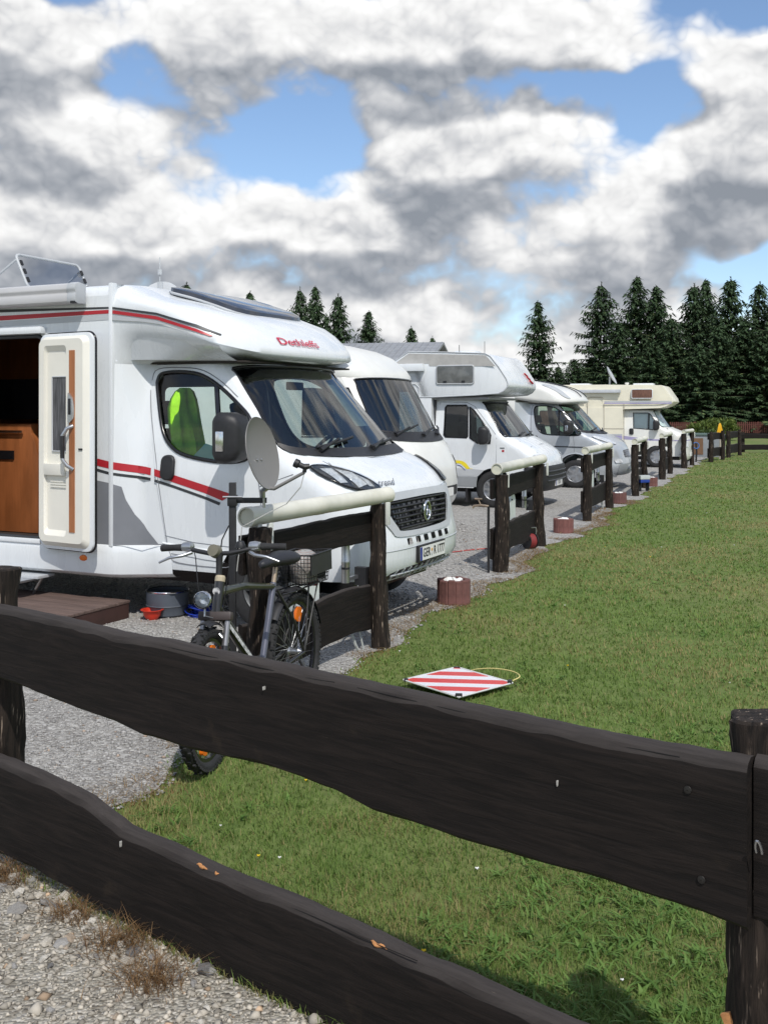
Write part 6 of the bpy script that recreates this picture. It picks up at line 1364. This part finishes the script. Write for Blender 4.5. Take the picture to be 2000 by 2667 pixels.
    tube('handlebar', [HB(-.055, -.31, .018), HB(-.035, -.19, .022), HB(-.01, -.12, .008), HB(.0, -.05, -.004), HB(0, .05, -.004), HB(-.01, .12, .008), HB(-.035, .19, .022), HB(-.055, .31, .018)], .0115, BLK)
    for s_ in (-1, 1):
        g = tube('grip', [HB(-.060, s_*.325, .017), HB(-.048, s_*.255, .021), HB(-.040, s_*.205, .022)], [.0175, .0165, .019], RUB)
        MB().lathe([(.001, -.03), (.022, -.026), (.026, 0), (.022, .026), (.001, .03)], 12, Matrix.Translation(HB(-.030, s_*.175, .026)) @ Matrix.Rotation(R(90), 4, 'X')).build('shifter', STEEL, g, smooth=True)
        MB().tube([HB(-.02, s_*.15, .0), HB(.02, s_*.19, -.012), HB(.03, s_*.25, -.02), HB(.018, s_*.31, -.045)], [.010, .009, .008, .006], 6).build('brake_lever', ALU, g, smooth=True, sharp=80)
        tube('cable', [HB(-.0, s_*.13, .0), HB(.09, s_*.09, -.01), HB(.12, s_*.07, -.16), HB(.06, s_*.03, -.28), STR @ Vector((WB-.13, s_*.02, .66))], .0028, BLK, 5)
    MB().lathe([(.001, .035), (.018, .03), (.026, .012), (.027, 0), (.001, 0)], 14, Matrix.Translation(HB(-.03, .10, .02))).build('bell', BLK, o, smooth=True)
    MB().lathe([(.001, .02), (.03, .018), (.034, -.02), (.001, -.022)], 14, Matrix.Translation(HB(.015, -.02, .01)) @ Matrix.Rotation(R(70), 4, 'Y')).build('cycle_computer', mat('cap_olive', (.16, .15, .11), .5), o, smooth=True)
    # headlight and mudguards
    Mh = STR @ Matrix.Translation((WB-.03, -.02, .80)) @ Matrix.Rotation(R(92), 4, 'Y'); hl = MB().lathe([(.001, -.055), (.022, -.05), (.040, -.015), (.043, .010), (.040, .014)], 20, Mh).build('headlight', CHROME, o, smooth=True, sharp=50)
    MB().lathe([(.036, .012), (.020, -.012), (.001, -.018)], 20, Mh).build('reflector', mat('lamp_reflector'), hl, smooth=True); MB().lathe([(.001, .022), (.02, .020), (.038, .012)], 20, Mh).build('lens', glass('lamp_glass', (.85, .88, .9), extra=.04), hl, smooth=True)
    tube('light_bracket', [STR @ Vector((WB-.06, -.02, .78)), STR @ Vector((WB-.045, -.02, .72)), STR @ Vector((WB-.10, 0, .70))], .005, STEEL, 5)
    def guard(nm, cx, a0, a1, Mx):
        b = MB(); rings = []
        for k in range(15):
            t = R(a0+(a1-a0)*k/14); rings.append([Mx @ Vector((cx+(RW+q)*math.cos(t), y, RW+(RW+q)*math.sin(t))) for y, q in ((-.032, .012), (-.02, .026), (0, .031), (.02, .026), (.032, .012), (.03, .010), (.018, .023), (0, .028), (-.018, .023), (-.03, .010))])
        b.loft(rings, True, True, True).build(nm, BLK, o, smooth=True, sharp=60)
    guard('front_mudguard', WB, 84, 118, STR); guard('rear_mudguard', 0, 40, 165, I)
    # drive train
    Mc = Matrix.Translation(bb+Vector((0, -.045, 0))) @ Matrix.Rotation(R(90), 4, 'X'); ch = MB().lathe([(.07, .004), (.088, .004), (.088, -.004), (.07, -.004), (.07, .004)], 30, Mc)
    for k in range(4): ch.box(.01, .075, -.009, .009, -.003, .003, Mc @ Matrix.Rotation(k*1.571, 4, 'Z'))
    ch.build('chainring', BLKG, o)
    for s_, t in ((-1, R(48)), (1, R(228))):
        e = bb+Vector((.17*math.cos(t), s_*.075, .17*math.sin(t))); c_ = tube('crank', [bb+Vector((0, s_*.06, 0)), e], [.013, .010], BLKG, 6)
        pe = MB(); pc = e+Vector((0, s_*.06, 0))
        for dx in (-.042, .042): pe.box(dx-.006, dx+.006, -.045, .045, -.013, .013, Matrix.Translation(pc))
        for dy in (-.042, 0, .042): pe.box(-.042, .042, dy-.006, dy+.006, -.011, .011, Matrix.Translation(pc))
        pe.build('pedal', BLK, c_); box('pedal_reflector', AMBER, c_, pc.x+.046, pc.x+.052, pc.y-.03, pc.y+.03, pc.z-.009, pc.z+.009)
    tube('chain', [bb+Vector((0, -.045, .088)), (0, -.045, RW+.035)], .005, CHAR, 5); tube('chain', [bb+Vector((0, -.045, -.088)), (.05, -.045, RW-.11), (0, -.045, RW-.035)], .005, CHAR, 5)
    tube('kickstand', [(.06, .06, .30), (-.02, .16, .05), (-.06, .20, .015)], .009, BLK, 6)
    # rear rack, basket
    RKz = .69; b = MB()
    for y in (-.055, 0, .055): b.tube([(.20, y*.6, RKz), (.10, y, RKz), (-.27, y, RKz)], .005, 5)
    for x in (-.27, -.15, 0., .10): b.tube([(x, -.055, RKz), (x, .055, RKz)], .005, 5)
    for s_ in (-1, 1): b.tube([(-.1, s_*.06, RKz), (0, s_*.068, RW+.01)], .0055, 5); b.tube([(-.24, s_*.055, RKz), (0, s_*.068, RW+.01)], .0045, 5)
    b.build('rack', BLK, o); box('rear_light', mat('tail_red', (.35, .01, .01), .3), o, -.315, -.285, -.03, .03, RKz-.03, RKz+.02, bevel=.008)
    bk = MB(); z0, z1 = RKz+.01, RKz+.185; x0, x1, y0, y1 = -.30, -.04, -.095, .095
    fl = .022
    def lv(k): q = k; return [(x0-fl*q, y0-fl*q), (x1+fl*q, y0-fl*q), (x1+fl*q, y1+fl*q), (x0-fl*q, y1+fl*q)]
    for k in range(9):
        q = k/8; P_ = [(x, y, z0+(z1-z0)*q) for x, y in lv(q)]; bk.tube(P_, .0055 if k == 8 else .0022, 4, closed=True)
    lo, hi = lv(0), lv(1)
    for i in range(4):
        for j in range(11):
            u = j/11; a_ = [lo[i][c]+(lo[(i+1) % 4][c]-lo[i][c])*u for c in (0, 1)]; b_ = [hi[i][c]+(hi[(i+1) % 4][c]-hi[i][c])*u for c in (0, 1)]
            bk.tube([(a_[0], a_[1], z0), (b_[0], b_[1], z1)], .0024, 3, caps=False)
    for j in range(9): x = x0+(x1-x0)*j/8; bk.tube([(x, y0, z0), (x, y1, z0)], .0022, 3, caps=False)
    b_ = bk.build('basket', BLK, o)
    box('basket_liner', CHAR, o, x0+.006, x1-.006, y0+.008, y0+.013, z0+.005, z1-.03); box('basket_liner', CHAR, o, x0+.004, x0+.009, y0+.01, y1-.01, z0+.005, z1-.01)
    bp = box('basket_plate', BLK, o, x0-.02, x1+.02, y1-.003+.018, y1+.004+.018, z0+.06, z1-.005)
    # striped bag in the basket
    m = bpy.data.materials.new('striped_bag'); m.use_nodes = True; t = NT(m.node_tree); tc = t.new('ShaderNodeTexCoord'); wv = t.new('ShaderNodeTexWave', bands_direction='Z'); t.l.new(tc.outputs['Object'], wv.inputs[0]); wv.inputs['Scale'].default_value = 28; wv.inputs['Distortion'].default_value = 6
    t.l.new(t.ramp(wv.outputs['Fac'], [(.0, (.30, .30, .29)), (.35, (.40, .40, .38)), (.55, (.06, .10, .09)), (.75, (.28, .12, .10)), (1, (.38, .38, .36))]), t.n['Principled BSDF'].inputs['Base Color']); MATS['striped_bag'] = m
    bg = MB(); rings = []
    for (k, z) in ((.85, .0), (1.0, .05), (1.02, .11), (.9, .155), (.5, .18), (.1, .185)):
        rings.append([((x1-x0)*.42*k*math.cos(t_)*(1+.12*math.sin(3*t_+z*20)), (y1-y0)*.40*k*math.sin(t_)*(1+.12*math.sin(4*t_+z*30)), z) for t_ in np.linspace(0, 6.2832, 21)[:-1]])
    bg.loft(rings, True, True, True); bag = bg.build('shopping_bag', m, None, smooth=True, sharp=60); bag.location = o.matrix_basis @ Vector(((x0+x1)/2, 0, z0+.006)); bag.rotation_euler = o.rotation_euler
    tag(bag, 'striped crumpled bag inside the bicycle basket', 'bag')
bicycle()

# ================================================================== SATELLITE DISH ON A BLACK MAST
def dish():
    o = thing('satellite_dish', 'grey satellite dish on a black mast at the nearest fence section', 'satellite dish', (-.845, 5.79, 0))
    box('mast', BLK, o, -.019, .019, -.019, .019, 0, 1.30, bevel=.003)
    a = MB().box(.0, .19, -.012, .012, 1.185, 1.215).build('bracket_arm', BLK, o, bevel=.003); MB().box(-.026, .026, -.030, .026, 1.17, 1.23).build('clamp', BLK, a, bevel=.004); MB().tube([(-.05, -.035, 1.222), (.06, -.035, 1.222)], .005, 5).build('clamp_bolt', STEEL, a); MB().tube([(.175, -.01, 1.16), (.175, -.01, 1.25)], .009, 6).build('arm_bolt', STEEL, a)
    n = Vector((.92, -.34, .20)).normalized(); up = Vector((-.16, -.05, 1)); up = (up-n*up.dot(n)).normalized(); sd = up.cross(n)
    M = Matrix((sd, up, n)).transposed().to_4x4(); M.translation = Vector((.168, -.02, 1.465))
    D = M @ Matrix.Diagonal((.9, 1.0, 1, 1)); prof = [(.001, -.035), (.07, -.031), (.14, -.018), (.195, .0), (.205, .006), (.207, .002), (.195, -.006), (.14, -.025), (.07, -.038), (.001, -.042)]
    d = MB().lathe(prof, 40, D).build('reflector', mat('dish_grey', (.185, .18, .172), .42, .05, 4), o, smooth=True, sharp=60)
    for (x, y) in ((-.02, -.03), (.03, -.035), (.0, -.12)): MB().lathe([(.001, .006), (.006, .004), (.007, 0)], 8, M @ Matrix.Translation((x, y, -.03))).build('rivet', STEEL, d)
    foot = M @ Vector((0, -.195, -.02)); l0 = foot; l1 = Vector((.405, -.06, 1.36)); MB().tube([l0, l0+Vector((.04, -.01, -.005)), l1], [.012, .011, .010], 6).build('lnb_arm', mat('dish_arm', (.22, .215, .21), .4), o, smooth=True, sharp=80)
    MB().tube([(.168, -.02, 1.215), (.165, -.02, 1.25), foot], [.011, .018, .016], 6).build('dish_mount', STEEL, o)
    ld = (M @ Vector((0, .0, 0))-l1).normalized(); b = MB().tube([l1+Vector((0, 0, .03)), l1+Vector((0, 0, .03))+ld*.03, l1+Vector((0, 0, .03))+ld*.035, l1+Vector((0, 0, .03))+ld*.06], [.015, .016, .025, .025], 12); b.tube([l1, l1+Vector((.005, 0, .03))], .013, 6); b.tube([l1+Vector((.0, 0, .03)), l1+Vector((.03, 0, .035))], [.018, .014], 8)
    b.build('lnb', BLK, o, smooth=True, sharp=40)
    MB().tube([l1, l1+Vector((-.02, 0, -.08)), Vector((.30, .0, 1.18)), Vector((.20, .01, 1.13)), Vector((.05, .02, 1.05)), Vector((.02, .02, .8))], .003, 5).build('cable', mat('cable_white', (.5, .5, .48), .6), o)
    MB().tube([(-.02, -.01, 1.06), (-.06, .0, .98), (-.075, .0, .85), (-.06, 0, .7), (-.02, 0, .6)], .004, 5).build('cable', BLK, o)
dish()

# ================================================================== SMALL THINGS
def warning_panel():
    c = Vector((.45, 6.32)); a = math.atan2(6.6-6.04, .457-.447)
    o = thing('warning_panel', 'square red and white striped warning panel lying on the lawn', 'panel', (.450, 6.325, .045), R(42))
    s = .235; M = Matrix.Rotation(R(1.2), 4, 'X')
    MB().box(-s, s, -s, s, 0, .004, M).build('board', mat('panel_white', (.72, .74, .77), .35, .03), o)
    m = mat('panel_red', (.62, .045, .04), .35, .06, 3); g = s-.012
    def clip(k0, k1):
        # band k0 < y+x < k1 ... clipped to the square, along the diagonal
        out = []
        pts = [(-g, -g), (g, -g), (g, g), (-g, g)]
        def cl(poly, f):
            r = []
            for i in range(len(poly)):
                p, q = poly[i], poly[(i+1) % len(poly)]; fp, fq = f(p), f(q)
                if fp >= 0: r.append(p)
                if (fp >= 0) != (fq >= 0): t = fp/(fp-fq); r.append((p[0]+(q[0]-p[0])*t, p[1]+(q[1]-p[1])*t))
            return r
        return cl(cl(pts, lambda p: p[1]+p[0]-k0), lambda p: k1-p[1]-p[0])
    w = .118
    for k in range(-4, 5, 2):
        pg = clip((k-.5)*w, (k+.5)*w+.0)
        if len(pg) >= 3: MB().prism(pg, lambda x, y: M @ Vector((x, y, .0042)), lambda x, y: M @ Vector((x, y, .0060))).build('stripe', m, o)
    b = MB()
    for (x0, y0, x1, y1) in ((-s, -s, s, -s), (s, -s, s, s), (s, s, -s, s), (-s, s, -s, -s)): b.tube([M @ Vector((x0, y0, .003)), M @ Vector((x1, y1, .003))], .006, 5)
    b.build('edge_tube', mat('panel_edge', (.60, .61, .60), .4), o)
    for sx_, sy_ in ((-1, -1), (1, -1), (1, 1), (-1, 1)): MB().box(-.012, .012, -.020, .020, .0, .014, Matrix.Translation((sx_*(s-.012), sy_*(s-.012), 0)) @ Matrix.Rotation(math.atan2(sy_, sx_), 4, 'Z')).build('corner_clip', BLK, o)
    p = Vector((s, -s, .012)); MB().tube(spline([tuple(p), (s+.055, -s-.01, .03), (s+.10, -s+.08, .035), (s+.09, -s+.22, .03), (s+.055, -s+.34, .01), (s+.03, -s+.42, -.02)], 5, False), .004, 5).build('cord', mat('cord_yellow', (.62, .55, .22), .8), o)
warning_panel()
def platform():
    o = thing('wooden_step', 'low brown wooden platform step in front of the open motorhome door', 'step', (-.107, 7.397, 0), -R(25.5))
    WD = mat('step_wood', (.13, .088, .074), .8, .3, 3, stretch=(1, 12, 12), bump=.4, bscale=20); WE = mat('step_edge', (.045, .020, .016), .8, .3, 4)
    for k in range(7):
        v = .14-k*.172; MB().box(-3.75, -2.25, v-.168, v, .128, .150).build('plank', WD, o, bevel=.004)
    MB().box(-2.275, -2.256, -1.05, .13, 0, .127).build('side_board', WE, o); MB().box(-3.75, -2.28, -1.055, -1.035, 0, .127).build('side_board', WE, o); MB().box(-3.75, -2.28, .11, .13, 0, .127).build('side_board', WE, o)
platform()
def pot():
    o = thing('cooking_pot', 'grey drum pot with a metal rim under the nearest motorhome', 'pot', (-1.80, 8.62, 0))
    MB().lathe([(.001, .01), (.150, .01), (.162, .02), (.172, .085), (.176, .09), (.176, .096), (.172, .10), (.176, .20), (.17, .205), (.16, .19), (.001, .19)], 36).build('drum', mat('drum_grey', (.085, .10, .125), .45, .1, 5), o, smooth=True, sharp=35)
    MB().lathe([(.172, .086), (.178, .092), (.172, .098)], 36).build('band', CHAR, o); MB().tube([(.172*math.cos(t), .172*math.sin(t), .212) for t in np.linspace(0, 6.2832, 41)[:-1]], .007, 6, closed=True).build('rim', CHROME, o, smooth=True)
    MB().tube([(.172*math.cos(t), .172*math.sin(t)*.9, .214+.02*math.sin(t*1.0)) for t in np.linspace(.2, 2.9, 16)], .004, 5).build('handle', STEEL, o)
    b = MB().lathe([(.001, .004), (.045, .004), (.07, .04), (.076, .078), (.094, .082), (.094, .086), (.074, .084), (.066, .042), (.042, .012), (.001, .010)], 32).build('bowl', mat('bowl_red', (.62, .04, .018), .35, .05, 6), None, smooth=True, sharp=45); b.location = (-1.885, 8.43, 0); tag(b, 'small bright red plastic bowl on the gravel', 'bowl')
    c = MB()
    for k in range(16):
        r_ = random.uniform(.055, .115); cx, cy, z0 = random.uniform(-.035, .035), random.uniform(-.03, .03), .012+.0055*k; ph_ = random.uniform(0, 6.28); c.tube([(cx+r_*1.15*math.cos(t), cy+r_*math.sin(t), z0*(.75+.35*math.sin(t+ph_))) for t in np.linspace(0, 6.2832, 21)[:-1]], .0048, 5, closed=True)
    c.tube([(-.08, .02, .09), (-.16, .05, .085), (-.26, .10, .11)], .0045, 5); q = c.build('cable_coil', mat('cable_blue', (.008, .035, .34), .45, .1, 8), None, smooth=True, sharp=80); q.location = (-1.49, 8.56, 0); tag(q, 'bright blue coil of electric cable behind the bicycle', 'cable')
    q = MB().tube(spline([(-1.62, 8.60, .012), (-1.45, 8.75, .06), (-1.28, 8.68, .05), (-1.18, 8.52, .012)], 5, False), .005, 5).build('cable', mat('cable_white', (.5, .5, .48), .6), None); tag(q, 'pale grey cable between the grey pot and the blue coil', 'cable')
    q = MB().tube(spline([(.55, 12.30, .010), (.80, 12.38, .012), (1.0, 12.55, .010), (1.2, 12.66, .014), (1.45, 12.72, .02)], 5, False), .008, 5).build('cable', mat('cable_red', (.42, .06, .05), .6), None); tag(q, 'thin red cable on the gravel by the second fence section', 'cable')
    X, Y, _ = px(1145, 1170, 12.75)
    o = thing('cable_reel', 'red cable reel at the foot of the second fence section', 'reel', (X, Y, 0), R(30))
    M = Matrix.Translation((0, 0, .10)) @ Matrix.Rotation(R(90), 4, 'Y'); MB().lathe([(.001, .06), (.095, .06), (.095, .052), (.05, .048), (.05, -.048), (.095, -.052), (.095, -.06), (.001, -.06)], 24, M).build('drum', BLK, o, smooth=True, sharp=30); MB().lathe([(.05, .046), (.088, .04), (.09, 0), (.088, -.04), (.05, -.046)], 24, M).build('cable', mat('reel_red', (.22, .025, .025), .6), o, smooth=True); MB().tube([(-.09, .1, .012), (-.09, .0, .10), (-.09, 0, .26), (.09, 0, .26), (.09, 0, .10), (.09, .1, .012)], .008, 5).build('stand', STEEL, o)
    # blue and white box in the fourth section
    X, Y, _ = px(1390, 1043, 21.9); o = thing('cool_box', 'small blue and white box standing behind the fourth fence section', 'box', (X, Y, 0), R(20)); o.scale = (.75, .75, .85)
    MB().box(-.16, .16, -.10, .10, .30, .40).build('lid', mat('cool_white', (.50, .53, .53), .5), o, bevel=.012); MB().box(-.15, .15, -.09, .09, .22, .298).build('tub', mat('cool_blue', (.015, .05, .30), .5), o, bevel=.012); MB().box(-.14, -.12, -.08, .08, 0, .22).box(.12, .14, -.08, .08, 0, .22).build('leg', BLK, o)
    # far bins and marker sign
    X, Y, _ = px(1520, 1000, 38.0); o = thing('bin_block', 'grey bin enclosure with a wooden door behind the last fence sections', 'bin', (X, Y, 0), R(-15))
    GB = mat('bin_grey', (.24, .26, .28), .7, .1); MB().box(-.62, .35, 0, .5, .0, .80).build('housing', GB, o, bevel=.01); MB().box(-.66, .30, -.04, .54, .80, .88).build('lid', mat('lid_green', (.10, .15, .14), .6), o, bevel=.01); MB().box(-.42, -.02, -.015, -.001, .10, .70).build('door', mat('bin_wood', (.16, .09, .05), .8), o); MB().box(.36, .75, -.02, .30, 0, .85).build('panel', GB, o, bevel=.01)
    X, Y, _ = px(1555, 1000, 36.6); o = thing('marker_sign', 'small yellow triangular marker sign on a pale post at the far fence', 'sign', (X, Y, 0))
    MB().tube([(0, 0, 0), (.02, 0, .9)], .035, 8).build('post', mat('pale_post', (.42, .38, .32), .9), o); MB().prism([(-.11, .93), (.11, .93), (.05, 1.20), (.02, 1.27), (-.02, 1.27), (-.05, 1.20)], lambda x, z: (x, -.02, z), lambda x, z: (x, .02, z)).build('sign_face', mat('sign_yellow', (.80, .42, .01), .5, .1, 6), o, bevel=.008)
    X, Y, _ = px(1470, 1003, 33.3); o = thing('hose_stand', 'small blue hose stand beside the seventh fence section', 'hose', (10.35, 34.4, 0))
    MB().tube([(0, 0, 0), (.02, 0, .35), (0, 0, .62)], .03, 7).build('pipe', BLK, o); MB().tube([(.10*math.cos(t), .03*math.sin(t), .55+.10*math.sin(t)) for t in np.linspace(0, 6.2832, 21)[:-1]], .022, 6, closed=True).build('hose', mat('hose_blue', (.02, .10, .30), .5), o)
pot()
